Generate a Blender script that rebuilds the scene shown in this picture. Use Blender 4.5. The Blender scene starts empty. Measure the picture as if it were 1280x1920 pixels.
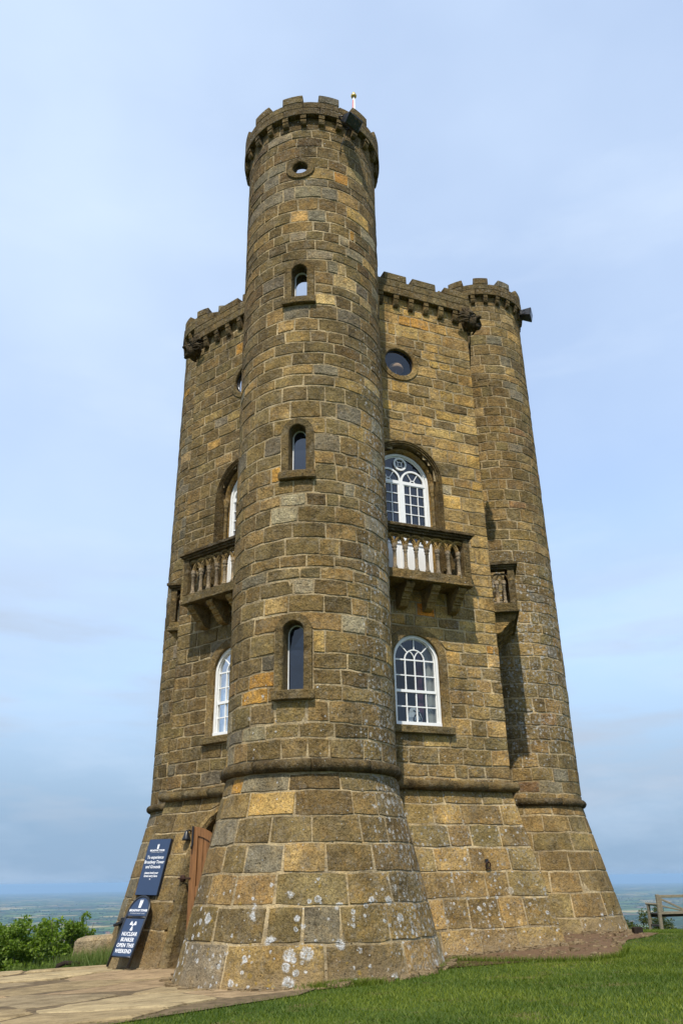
import bpy, bmesh, math, random
import numpy as np
from mathutils import Vector, Matrix

scene = bpy.context.scene
COL = scene.collection
RNG = random.Random(7)
# tunables (light and air) are set first
SKYSTR, SUNSTR, EXPOSURE = 0.14, 2.7, 0.95
VEIL0, VEIL1 = 0.40, 0.95
VEILCOL, PUFFCOL = (2.62, 3.2, 4.1, 1), (2.8, 3.3, 4.0, 1)
HAZE_DENSITY, HAZE_COLOR = 5.6e-5, (0.50, 0.75, 1.0)
VEILLOW, LOWCLOUD = (1.06, 1.62, 2.35, 1), (1.95, 2.28, 2.78, 1)
HORIZ = (0.98, 1.54, 2.32, 1)

# ------------------------------------------------------------------ camera
CAM = (0.0, -11.5006, 1.62)
PITCH, ROLL, YAW, FPX = 0.4306, -0.0162, 0.04074, 1500.46
fw = Vector((math.sin(YAW)*math.cos(PITCH), math.cos(YAW)*math.cos(PITCH), math.sin(PITCH)))
rt0 = Vector((math.cos(YAW), -math.sin(YAW), 0)); up0 = rt0.cross(fw)
rt = math.cos(ROLL)*rt0 + math.sin(ROLL)*up0
up = -math.sin(ROLL)*rt0 + math.cos(ROLL)*up0
cd = bpy.data.cameras.new('camera'); cam = bpy.data.objects.new('camera', cd); COL.objects.link(cam)
M = Matrix((( rt.x, up.x, -fw.x, CAM[0]), (rt.y, up.y, -fw.y, CAM[1]), (rt.z, up.z, -fw.z, CAM[2]), (0, 0, 0, 1)))
cam.matrix_world = M
cd.sensor_fit = 'VERTICAL'; cd.sensor_height = 36.0; cd.sensor_width = 24.0
cd.lens = FPX/1920*36.0
cd.clip_start = 0.05; cd.clip_end = 200000
scene.camera = cam

# ------------------------------------------------------------------ world, sun, exposure
SUN_AZ = math.radians(-11)     # from -Y (towards the camera), positive to +X
SUN_EL = math.radians(55)
world = bpy.data.worlds.new('World'); scene.world = world; world.use_nodes = True
wn, wl = world.node_tree.nodes, world.node_tree.links
wn.clear()
sky = wn.new('ShaderNodeTexSky'); sky.sky_type = 'NISHITA'; sky.sun_disc = False
sky.sun_elevation = SUN_EL
sund = Vector((math.sin(SUN_AZ)*math.cos(SUN_EL), -math.cos(SUN_AZ)*math.cos(SUN_EL), math.sin(SUN_EL)))
sky.sun_rotation = math.atan2(sund.x, sund.y)
sky.altitude = 300; sky.air_density = 1.0; sky.dust_density = 0.5; sky.ozone_density = 1.0
tc = wn.new('ShaderNodeTexCoord')
def wnoise(scale3, sc, det, rough, loc=(0, 0, 0)):
    mp = wn.new('ShaderNodeMapping'); mp.inputs['Scale'].default_value = scale3; mp.inputs['Location'].default_value = loc
    wl.new(tc.outputs['Generated'], mp.inputs['Vector'])
    n = wn.new('ShaderNodeTexNoise'); n.inputs['Scale'].default_value = sc; n.inputs['Detail'].default_value = det
    n.inputs['Roughness'].default_value = rough
    wl.new(mp.outputs['Vector'], n.inputs['Vector']); return n.outputs['Fac']
def wramp(fac, stops):
    r = wn.new('ShaderNodeValToRGB'); el = r.color_ramp.elements
    el[0].position, el[0].color = stops[0][0], (stops[0][1],)*3+(1,)
    el[1].position, el[1].color = stops[1][0], (stops[1][1],)*3+(1,)
    wl.new(fac, r.inputs['Fac']); return r.outputs['Color']
def wmath(op, a, b):
    m = wn.new('ShaderNodeMath'); m.operation = op
    for i, x in enumerate((a, b)):
        if isinstance(x, (int, float)): m.inputs[i].default_value = x
        else: wl.new(x, m.inputs[i])
    return m.outputs[0]
def wmix(fac, a, b):
    m = wn.new('ShaderNodeMix'); m.data_type = 'RGBA'
    wl.new(fac, m.inputs['Factor'])
    for k, x in ((6, a), (7, b)):
        if isinstance(x, tuple): m.inputs[k].default_value = x
        else: wl.new(x, m.inputs[k])
    return m.outputs[2]
veil = wramp(wnoise((1, 1, 1.6), 1.3, 5, 0.5, (3.1, 0.4, 1.7)), [(0.30, VEIL0), (0.72, VEIL1)])
puffs = wramp(wnoise((1, 1, 3.6), 3.2, 8, 0.55, (0.3, 2.4, 0.9)), [(0.52, 0.0), (0.75, 0.35)])
spz = wn.new('ShaderNodeSeparateXYZ'); wl.new(tc.outputs['Generated'], spz.inputs[0])
def wband(v, lo, hi):
    r = wn.new('ShaderNodeMapRange'); r.interpolation_type = 'SMOOTHSTEP'; wl.new(v, r.inputs[0]); r.inputs[1].default_value = lo; r.inputs[2].default_value = hi
    return r.outputs[0]
high = wband(spz.outputs[2], 0.0, 0.42)                  # thin high cloud brightens away from the hazy horizon, all round
vcol = wmix(wband(spz.outputs[2], -0.01, 0.10), HORIZ, wmix(high, VEILLOW, VEILCOL))
vfac = wmath('MAXIMUM', veil, wmath('SUBTRACT', 0.97, wband(spz.outputs[2], 0.05, 0.5)))
c1 = wmix(vfac, sky.outputs['Color'], vcol)
low = wramp(wnoise((1, 1, 5.5), 2.6, 7, 0.55, (1.3, 0.7, 0.2)), [(0.47, 0.0), (0.62, 0.75)])
lowf = wmath('MULTIPLY', low, wmath('MULTIPLY', wband(spz.outputs[2], 0.02, 0.10), wmath('SUBTRACT', 1.0, wband(spz.outputs[2], 0.22, 0.40))))
c1 = wmix(lowf, c1, LOWCLOUD)
c2 = wmix(puffs, c1, PUFFCOL)
bg = wn.new('ShaderNodeBackground'); bg.inputs['Strength'].default_value = SKYSTR
wl.new(c2, bg.inputs['Color'])
wo = wn.new('ShaderNodeOutputWorld'); wl.new(bg.outputs[0], wo.inputs['Surface'])

sl = bpy.data.lights.new('sun', 'SUN'); sl.energy = SUNSTR; sl.angle = math.radians(0.6); sl.color = (1.0, 0.94, 0.84)
so = bpy.data.objects.new('sun', sl); COL.objects.link(so)
so.rotation_euler = (-sund).to_track_quat('-Z', 'Y').to_euler(); so.location = (-20, -30, 60)

vs = scene.view_settings
vs.view_transform = 'Standard'; vs.look = 'None'; vs.gamma = 1.0; vs.use_curve_mapping = False
vs.exposure = EXPOSURE
scene.render.engine = 'CYCLES'
cy = scene.cycles
cy.use_denoising = True
cy.max_bounces = 6; cy.transparent_max_bounces = 12; cy.volume_bounces = 0
cy.sample_clamp_indirect = 8

# ------------------------------------------------------------------ materials
def newmat(name):
    m = bpy.data.materials.new(name); m.use_nodes = True
    nt = m.node_tree; nt.nodes.clear()
    out = nt.nodes.new('ShaderNodeOutputMaterial')
    return m, NT(nt, out)
class NT:
    def __init__(s, nt, out): s.nt, s.out = nt, out
    def n(s, t, **kw):
        x = s.nt.nodes.new(t)
        for k, v in kw.items(): setattr(x, k, v)
        return x
    def put(s, sock, v):
        if v is None: return
        if isinstance(v, bpy.types.NodeSocket): s.nt.links.new(v, sock)
        else:
            if isinstance(v, (int, float)) and hasattr(sock.default_value, '__len__'):
                v = (v,)*len(sock.default_value)
            if hasattr(sock.default_value, '__len__') and len(sock.default_value) == 4 and len(v) == 3: v = tuple(v)+(1,)
            sock.default_value = v
    def noise(s, vec, scale, detail=4, rough=0.55, dist=0.0, out='Fac'):
        x = s.n('ShaderNodeTexNoise'); s.put(x.inputs['Vector'], vec)
        x.inputs['Scale'].default_value = scale; x.inputs['Detail'].default_value = detail
        x.inputs['Roughness'].default_value = rough; x.inputs['Distortion'].default_value = dist
        return x.outputs[out]
    def voro(s, vec, scale, feature='F1', out='Distance', rnd=1.0):
        x = s.n('ShaderNodeTexVoronoi', feature=feature); s.put(x.inputs['Vector'], vec)
        x.inputs['Scale'].default_value = scale; x.inputs['Randomness'].default_value = rnd
        return x.outputs[out] if out else x
    def m(s, op, a, b=0.0, c=None, clamp=False):
        x = s.n('ShaderNodeMath', operation=op, use_clamp=clamp)
        s.put(x.inputs[0], a); s.put(x.inputs[1], b)
        if c is not None: s.put(x.inputs[2], c)
        return x.outputs[0]
    def vm(s, op, a, b):
        x = s.n('ShaderNodeVectorMath', operation=op); s.put(x.inputs[0], a); s.put(x.inputs[1], b)
        return x.outputs[0]
    def mix(s, f, a, b, blend='MIX'):
        x = s.n('ShaderNodeMix', data_type='RGBA', blend_type=blend)
        s.put(x.inputs['Factor'], f); s.put(x.inputs[6], a); s.put(x.inputs[7], b)
        return x.outputs[2]
    def step(s, v, lo, hi, a=0.0, b=1.0):
        x = s.n('ShaderNodeMapRange'); x.clamp = True
        s.put(x.inputs[0], v); s.put(x.inputs[1], lo); s.put(x.inputs[2], hi); s.put(x.inputs[3], a); s.put(x.inputs[4], b)
        return x.outputs[0]
    def attr(s, name): return s.n('ShaderNodeAttribute', attribute_name=name)
    def pos(s): return s.n('ShaderNodeNewGeometry').outputs['Position']
    def bump(s, h, strength=0.4, dist=0.02):
        x = s.n('ShaderNodeBump'); x.inputs['Strength'].default_value = strength; x.inputs['Distance'].default_value = dist
        s.put(x.inputs['Height'], h); return x.outputs[0]
    def bsdf(s, col, rough=0.8, normal=None, spec=0.3, **kw):
        x = s.n('ShaderNodeBsdfPrincipled')
        s.put(x.inputs['Base Color'], col); s.put(x.inputs['Roughness'], rough)
        x.inputs['Specular IOR Level'].default_value = spec
        if normal is not None: s.put(x.inputs['Normal'], normal)
        for k, v in kw.items(): s.put(x.inputs[k.replace('_', ' ')], v)
        return x.outputs[0]
    def surf(s, sh): s.nt.links.new(sh, s.out.inputs['Surface'])

MAT = {}
def stone_material(name, mortar=False):
    m, t = newmat(name)
    P = t.pos()
    w = t.attr('wear'); sep = t.n('ShaderNodeSeparateColor'); t.put(sep.inputs[0], w.outputs['Color'])
    lich, patch, stain = sep.outputs[0], sep.outputs[1], sep.outputs[2]; rnd = w.outputs['Alpha']
    if mortar:
        base = t.mix(t.noise(P, 2.2, 5), (0.36, 0.285, 0.17), (0.53, 0.43, 0.275))
        Q = P
    else:
        base = t.attr('tone').outputs['Color']
        Q = t.vm('ADD', P, t.m('MULTIPLY', rnd, 43.7))
    big = t.noise(Q, 2.6, 6, 0.6)
    base = t.mix(t.step(big, 0.30, 0.70), t.mix(1.0, base, (0.58, 0.56, 0.54), 'MULTIPLY'), t.mix(1.0, base, (1.32, 1.30, 1.24), 'MULTIPLY'))
    wd = t.noise(P, 1.1, 7, 0.68)
    base = t.mix(t.step(wd, 0.34, 0.66), t.mix(1.0, base, (0.70, 0.68, 0.64), 'MULTIPLY'), t.mix(1.0, base, (1.2, 1.18, 1.12), 'MULTIPLY'))
    # warm iron-rich blotches and grey weathering crust
    warm = t.step(t.noise(Q, 5.5, 6, 0.65), 0.52, 0.68)
    base = t.mix(t.m('MULTIPLY', warm, 0.45), base, t.mix(1.0, base, (1.35, 1.08, 0.62), 'MULTIPLY'))
    grey = t.step(t.noise(t.vm('ADD', Q, (7.1, 3.3, 1.7)), 3.4, 7, 0.68), 0.50, 0.66)
    base = t.mix(t.m('MULTIPLY', grey, 0.1 if mortar else 0.36), base, t.mix(0.6, base, (0.115, 0.105, 0.082)))
    # fine grain: dark algae specks, pale and ochre flecks
    g1 = t.noise(Q, 46, 5, 0.75)
    base = t.mix(t.m('MULTIPLY', t.step(g1, 0.54, 0.36), 0.4 if mortar else 0.80), base, t.mix(1.0, base, (0.30, 0.29, 0.30), 'MULTIPLY'))
    g2 = t.noise(t.vm('ADD', Q, (3.0, 9.0, 5.0)), 70, 4, 0.7)
    base = t.mix(t.m('MULTIPLY', t.step(g2, 0.55, 0.70), 0.55), base, (0.36, 0.26, 0.12))
    base = t.mix(t.m('MULTIPLY', t.step(t.noise(t.vm('ADD', Q, (1.0, 2.0, 8.0)), 33, 5, 0.7), 0.62, 0.70), 0.5), base, (0.30, 0.165, 0.04))
    g3 = t.noise(t.vm('ADD', Q, (6.0, 1.5, 2.5)), 19, 6, 0.78)
    base = t.mix(t.step(g3, 0.48, 0.36, 0.0, 0.25 if mortar else 0.6), base, t.mix(1.0, base, (0.42, 0.40, 0.38), 'MULTIPLY'))
    base = t.mix(t.step(g3, 0.56, 0.70, 0.0, 0.45), base, t.mix(1.0, base, (1.6, 1.5, 1.3), 'MULTIPLY'))
    vs1 = t.noise(t.vm('MULTIPLY', P, (7.0, 7.0, 0.55)), 1.3, 6, 0.65)
    base = t.mix(t.step(vs1, 0.56, 0.72, 0.0, 0.5), base, t.mix(1.0, base, (1.45, 1.40, 1.28), 'MULTIPLY'))
    base = t.mix(t.step(vs1, 0.46, 0.30, 0.0, 0.5), base, t.mix(1.0, base, (0.55, 0.54, 0.54), 'MULTIPLY'))
    # blotchy crust of old grey lichen
    cr = t.m('MULTIPLY', t.step(t.noise(t.vm('ADD', P, (2.7, 8.1, 4.4)), 7.5, 8, 0.74), 0.53, 0.60), 0.12 if mortar else 0.40)
    base = t.mix(cr, base, (0.235, 0.195, 0.130))
    dk = t.m('MULTIPLY', t.step(t.noise(t.vm('ADD', P, (9.7, 1.1, 0.4)), 9.0, 8, 0.74), 0.55, 0.63), 0.15 if mortar else 0.48)
    base = t.mix(dk, base, t.mix(1.0, base, (0.40, 0.37, 0.34), 'MULTIPLY'))
    # dark run-off staining
    st = t.m('MULTIPLY', stain, t.step(t.noise(t.vm('MULTIPLY', P, (5.0, 5.0, 0.8)), 1.6, 6, 0.65), 0.34, 0.62))
    base = t.mix(t.m('MULTIPLY', st, 0.8), base, t.mix(1.0, base, (0.33, 0.32, 0.32), 'MULTIPLY'))
    # pits and holes
    pit = t.m('MULTIPLY', t.step(t.voro(Q, 17), 0.20, 0.10), t.step(t.noise(Q, 4.2, 4), 0.56, 0.66))
    base = t.mix(t.m('MULTIPLY', pit, 0.75), base, (0.03, 0.022, 0.012))
    # small grey-white lichen specks
    D = t.vm('ADD', P, t.vm('MULTIPLY', t.noise(P, 21, 5, 0.7, out='Color'), (0.045, 0.045, 0.045)))
    v1 = t.voro(D, 15, out=None); v1c = t.n('ShaderNodeSeparateColor'); t.put(v1c.inputs[0], v1.outputs['Color'])
    rad1 = t.m('MULTIPLY', t.m('MULTIPLY', v1c.outputs[0], lich), 0.60)
    s1 = t.step(v1.outputs['Distance'], rad1, t.m('ADD', rad1, -0.05))
    s1 = t.m('MULTIPLY', s1, t.step(lich, 0.02, 0.12))
    s1 = t.m('MULTIPLY', s1, t.step(t.noise(P, 30, 6, 0.75), 0.40, 0.56))
    base = t.mix(t.m('MULTIPLY', s1, 0.85), base, t.mix(v1c.outputs[1], (0.28, 0.275, 0.25), (0.50, 0.49, 0.46)))
    # fine lichen frosting
    fr = t.m('MULTIPLY', t.step(t.noise(t.vm('ADD', P, (11.0, 4.0, 2.0)), 24, 8, 0.8), 0.53, 0.62), t.m('MULTIPLY', t.m('POWER', lich, 1.3), 1.25), clamp=True)
    fr = t.m('MULTIPLY', fr, t.step(t.noise(P, 1.7, 4), 0.35, 0.6))
    base = t.mix(fr, base, (0.34, 0.33, 0.30))
    # pale scoured band just above the ground
    pz = t.n('ShaderNodeSeparateXYZ'); t.put(pz.inputs[0], P)
    low = t.m('ADD', t.m('SUBTRACT', pz.outputs[2], t.m('MULTIPLY', pz.outputs[0], 0.04)), t.m('MULTIPLY', t.noise(P, 3.0, 6, 0.6), 0.45))
    base = t.mix(t.m('MULTIPLY', t.step(low, 1.06, 0.86), t.step(t.noise(P, 5.0, 7, 0.7), 0.3, 0.6, 0.15, 0.75)), base, t.mix(t.noise(P, 24, 6, 0.7), (0.16, 0.115, 0.06), (0.36, 0.265, 0.15)))
    # clusters of white rosettes near the foot, with a few ochre ones
    clus = t.step(t.noise(t.vm('ADD', P, (4.0, 1.0, 6.0)), 2.1, 4, 0.6), 0.40, 0.54)
    s2 = None
    for sc, pw, mul, dw, th in ((8.5, 0.7, 0.62, 0.06, 0.0), (14.0, 0.8, 0.66, 0.04, 0.0), (5.2, 3.4, 0.50, 0.09, 0.0)):
        D2 = t.vm('ADD', P, t.vm('MULTIPLY', t.noise(P, 95/sc, 6, 0.75, out='Color'), (dw, dw, dw)))
        v2 = t.voro(D2, sc, out=None); v2c = t.n('ShaderNodeSeparateColor'); t.put(v2c.inputs[0], v2.outputs['Color'])
        pr = t.m('MULTIPLY', t.m('MULTIPLY', t.step(v2c.outputs[0], 0.42, 1.0), patch), mul) if sc > 5.3 else t.m('MULTIPLY', t.m('MULTIPLY', t.m('POWER', v2c.outputs[0], pw), patch), mul)
        if sc > 5.3: pr = t.m('MULTIPLY', pr, clus)
        k = t.step(v2.outputs['Distance'], pr, t.m('ADD', t.m('MULTIPLY', pr, 0.72), -0.012))
        k = t.m('MULTIPLY', k, t.step(pr, 0.05, 0.12))
        rim = t.m('MULTIPLY', t.step(v2.outputs['Distance'], t.m('MULTIPLY', pr, 0.35), t.m('MULTIPLY', pr, 0.75)), 1.0)
        k = t.m('MULTIPLY', k, t.step(t.noise(P, 42, 7, 0.8), 0.41, 0.53, 0.05, 1.0))
        wc = t.mix(rim, (0.42, 0.42, 0.40), (0.66, 0.66, 0.64))
        base = t.mix(t.m('MULTIPLY', k, 0.95), base, t.mix(t.step(v2c.outputs[1], 0.78, 0.82), wc, (0.34, 0.22, 0.045)))
        s2 = k if s2 is None else t.m('MAXIMUM', s2, k)
    h = t.m('ADD', t.m('MULTIPLY', t.noise(Q, 30, 8, 0.72), 1.0), t.m('MULTIPLY', t.noise(Q, 7, 5, 0.65), 2.4))
    h = t.m('SUBTRACT', h, t.m('MULTIPLY', pit, 1.2)); h = t.m('ADD', h, t.m('MULTIPLY', s2, 0.15))
    t.surf(t.bsdf(base, 0.94, t.bump(h, 0.85, 0.034), 0.15))
    return m
MAT['stone'] = stone_material('weathered_limestone')
MAT['mortar'] = stone_material('lime_mortar', True)

def simple(name, col, rough=0.6, spec=0.4, var=0.0, scale=8, bump=0.0, metal=0.0, stretch=(1, 1, 1), col2=None):
    m, t = newmat(name)
    v = t.vm('MULTIPLY', t.pos(), stretch); n = t.noise(v, scale, 6, 0.6)
    c2 = col2 or tuple(c*(1-var) for c in col)
    c = t.mix(t.step(n, 0.3, 0.7), c2, col)
    t.surf(t.bsdf(c, t.step(n, 0.2, 0.8, rough*0.9, min(1, rough*1.1)), t.bump(n, bump, 0.02) if bump else None, spec, Metallic=metal))
    MAT[name] = m
simple('white_paint', (0.80, 0.80, 0.78), 0.45, 0.4, 0.08, 14)
simple('black_metal', (0.012, 0.013, 0.016), 0.35, 0.5, 0.2, 20)
simple('navy_board', (0.030, 0.052, 0.105), 0.5, 0.3, 0.06, 3)
simple('navy_dark', (0.010, 0.014, 0.024), 0.5, 0.3, 0.1, 3)
simple('sign_white', (0.72, 0.73, 0.75), 0.6, 0.2, 0.02, 3)
simple('sign_grey', (0.45, 0.47, 0.50), 0.6, 0.2, 0.02, 3)
simple('oak_door', (0.27, 0.125, 0.043), 0.5, 0.35, 0.55, 5, 0.2, 0, (9, 9, 0.7))
simple('dark_oak', (0.055, 0.030, 0.014), 0.7, 0.3, 0.5, 5, 0.3, 0, (9, 9, 0.7))
simple('bench_wood', (0.27, 0.23, 0.16), 0.85, 0.2, 0.5, 7, 0.4, 0, (2, 2, 9))
simple('bench_dark', (0.06, 0.05, 0.042), 0.85, 0.2, 0.5, 7, 0.4)
simple('rusty_iron', (0.05, 0.022, 0.012), 0.8, 0.3, 0.5, 30, 0.3)
simple('lead_roof', (0.12, 0.12, 0.12), 0.8, 0.3, 0.3, 5)
simple('earth', (0.20, 0.125, 0.07), 0.95, 0.1, 0.6, 7, 0.9, 0, (1.8, 6, 1), (0.065, 0.04, 0.025))
simple('path_dirt', (0.17, 0.125, 0.072), 0.95, 0.1, 0.6, 9, 0.8)
simple('bark', (0.10, 0.085, 0.065), 0.95, 0.1, 0.6, 14, 0.8, 0, (3, 3, 0.6))
simple('log_dark', (0.035, 0.026, 0.020), 0.9, 0.1, 0.6, 14, 0.6)
simple('curtain_cloth', (0.62, 0.60, 0.55), 0.9, 0.1, 0.1, 5)
simple('plum_cloth', (0.16, 0.06, 0.10), 0.9, 0.1, 0.3, 5)
simple('lamp_shade', (0.85, 0.50, 0.28), 0.7, 0.2, 0.2, 5)
simple('interior_wall', (0.10, 0.105, 0.12), 0.9, 0.1, 0.2, 2)
simple('gilt', (0.75, 0.52, 0.16), 0.3, 0.5, 0.1, 9, 0, 0.9)
simple('red_cord', (0.55, 0.05, 0.04), 0.7, 0.2, 0.1, 9)
simple('pale_rock', (0.40, 0.32, 0.21), 0.95, 0.15, 0.5, 4, 0.8)

def glass(name, mirror, tint):
    m, t = newmat(name)
    fr = t.n('ShaderNodeFresnel'); fr.inputs['IOR'].default_value = 1.7
    P = t.pos()
    nb = t.bump(t.noise(P, 3.0, 2), 0.10, 0.02)
    gl = t.n('ShaderNodeBsdfGlossy'); gl.inputs['Roughness'].default_value = 0.02; gl.inputs['Color'].default_value = (0.92, 0.95, 1, 1)
    t.put(gl.inputs['Normal'], nb); t.put(fr.inputs['Normal'], nb)
    if tint is None:
        tr = t.bsdf((0.010, 0.012, 0.018), 0.6, None, 0.0)
    else:
        x = t.n('ShaderNodeBsdfTransparent'); x.inputs['Color'].default_value = tint+(1,); tr = x.outputs[0]
    mx = t.n('ShaderNodeMixShader'); t.put(mx.inputs[0], t.m('ADD', t.m('MULTIPLY', fr.outputs[0], 0.6), mirror, clamp=True))
    t.put(mx.inputs[1], tr); t.put(mx.inputs[2], gl.outputs[0]); t.surf(mx.outputs[0])
    MAT[name] = m
glass('dark_glass', 0.02, None)
glass('clear_glass', 0.02, (0.80, 0.85, 0.86))
glass('bright_glass', 0.55, None)

def leafmat(name, c1, c2, trans=0.35):
    m, t = newmat(name)
    a = t.attr('tone').outputs['Color']
    c = t.mix(a, c1, c2)
    d = t.bsdf(c, 0.55, None, 0.25)
    tl = t.n('ShaderNodeBsdfTranslucent'); t.put(tl.inputs['Color'], t.mix(1.0, c, (1.3, 1.5, 0.5), 'MULTIPLY'))
    mx = t.n('ShaderNodeMixShader'); mx.inputs[0].default_value = trans
    t.put(mx.inputs[1], d); t.put(mx.inputs[2], tl.outputs[0]); t.surf(mx.outputs[0]); MAT[name] = m
leafmat('leaf_bright', (0.055, 0.095, 0.010), (0.19, 0.27, 0.030))
leafmat('leaf_olive', (0.030, 0.045, 0.012), (0.105, 0.115, 0.028))
leafmat('grass_blade', (0.050, 0.090, 0.007), (0.205, 0.235, 0.026), 0.3)
leafmat('long_grass_blade', (0.055, 0.105, 0.016), (0.20, 0.23, 0.07), 0.3)

leafmat('dry_blade', (0.16, 0.115, 0.05), (0.36, 0.28, 0.14), 0.15)
# paving
m, t = newmat('path_stone')
P = t.pos(); w = t.attr('tone').outputs['Color']
n = t.noise(t.vm('MULTIPLY', P, (1.0, 1.6, 1)), 3.2, 7, 0.65)
c = t.mix(1.0, w, t.mix(t.step(n, 0.3, 0.7), (0.60, 0.575, 0.54), (1.25, 1.22, 1.15)), 'MULTIPLY')
lay = t.noise(t.vm('MULTIPLY', P, (1.2, 5.0, 1)), 2.6, 8, 0.7)
c = t.mix(t.m('MULTIPLY', t.step(lay, 0.47, 0.36), 0.6), c, t.mix(1.0, c, (0.38, 0.345, 0.30), 'MULTIPLY'))
c = t.mix(t.m('MULTIPLY', t.step(t.noise(P, 34, 5, 0.7), 0.48, 0.36), 0.4), c, t.mix(1.0, c, (0.45, 0.42, 0.4), 'MULTIPLY'))
t.surf(t.bsdf(c, 0.93, t.bump(t.m('ADD', t.m('MULTIPLY', lay, 2.0), t.noise(P, 22, 6, 0.7)), 0.6, 0.035), 0.15)); MAT['path_stone'] = m

# ground: turf near the tower, patchwork of fields in the vale
m, t = newmat('turf_and_fields')
P = t.pos()
sp = t.n('ShaderNodeSeparateXYZ'); t.put(sp.inputs[0], P)
near = t.mix(t.step(t.noise(P, 0.8, 6), 0.3, 0.7), (0.045, 0.078, 0.013), (0.085, 0.125, 0.022))
near = t.mix(t.step(t.noise(P, 26, 6, 0.7), 0.35, 0.65), t.mix(1.0, near, (0.5, 0.5, 0.5), 'MULTIPLY'), near)
near = t.mix(t.m('MULTIPLY', t.step(t.noise(P, 2.3, 6, 0.65), 0.54, 0.68), 0.8), near, (0.15, 0.115, 0.05))
F0 = t.vm('MULTIPLY', P, (1, 1, 0))
Fd = t.vm('ADD', F0, t.vm('MULTIPLY', t.noise(F0, 0.004, 3, out='Color'), (110.0, 110.0, 0.0)))
vf = t.voro(Fd, 1/310.0, out=None); vc = t.n('ShaderNodeSeparateColor'); t.put(vc.inputs[0], vf.outputs['Color'])
fc = t.mix(t.step(vc.outputs[0], 0.1, 0.9), (0.055, 0.105, 0.022), (0.13, 0.17, 0.045))
fc = t.mix(t.step(vc.outputs[1], 0.66, 0.70), fc, (0.30, 0.24, 0.10))
fc = t.mix(t.step(vc.outputs[2], 0.84, 0.87), fc, (0.17, 0.115, 0.07))
ve = t.voro(Fd, 1/310.0, feature='DISTANCE_TO_EDGE')
fc = t.mix(t.step(ve, 0.075, 0.045), fc, (0.016, 0.034, 0.010))
wood = t.step(t.noise(F0, 0.00125, 6, 0.62), 0.50, 0.53)
fc = t.mix(wood, fc, t.mix(t.noise(F0, 0.03, 4), (0.012, 0.028, 0.008), (0.035, 0.06, 0.016)))
fc = t.mix(t.m('MULTIPLY', t.step(t.noise(F0, 0.018, 4), 0.60, 0.64), 0.8), fc, (0.02, 0.04, 0.012))
ln = t.n('ShaderNodeVectorMath', operation='LENGTH'); t.put(ln.inputs[0], F0)
far = t.step(ln.outputs['Value'], 60, 400)
col = t.mix(far, near, fc)
t.surf(t.bsdf(col, 0.95, t.bump(t.noise(P, 18, 6, 0.7), 0.6, 0.04), 0.1)); MAT['ground'] = m
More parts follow.
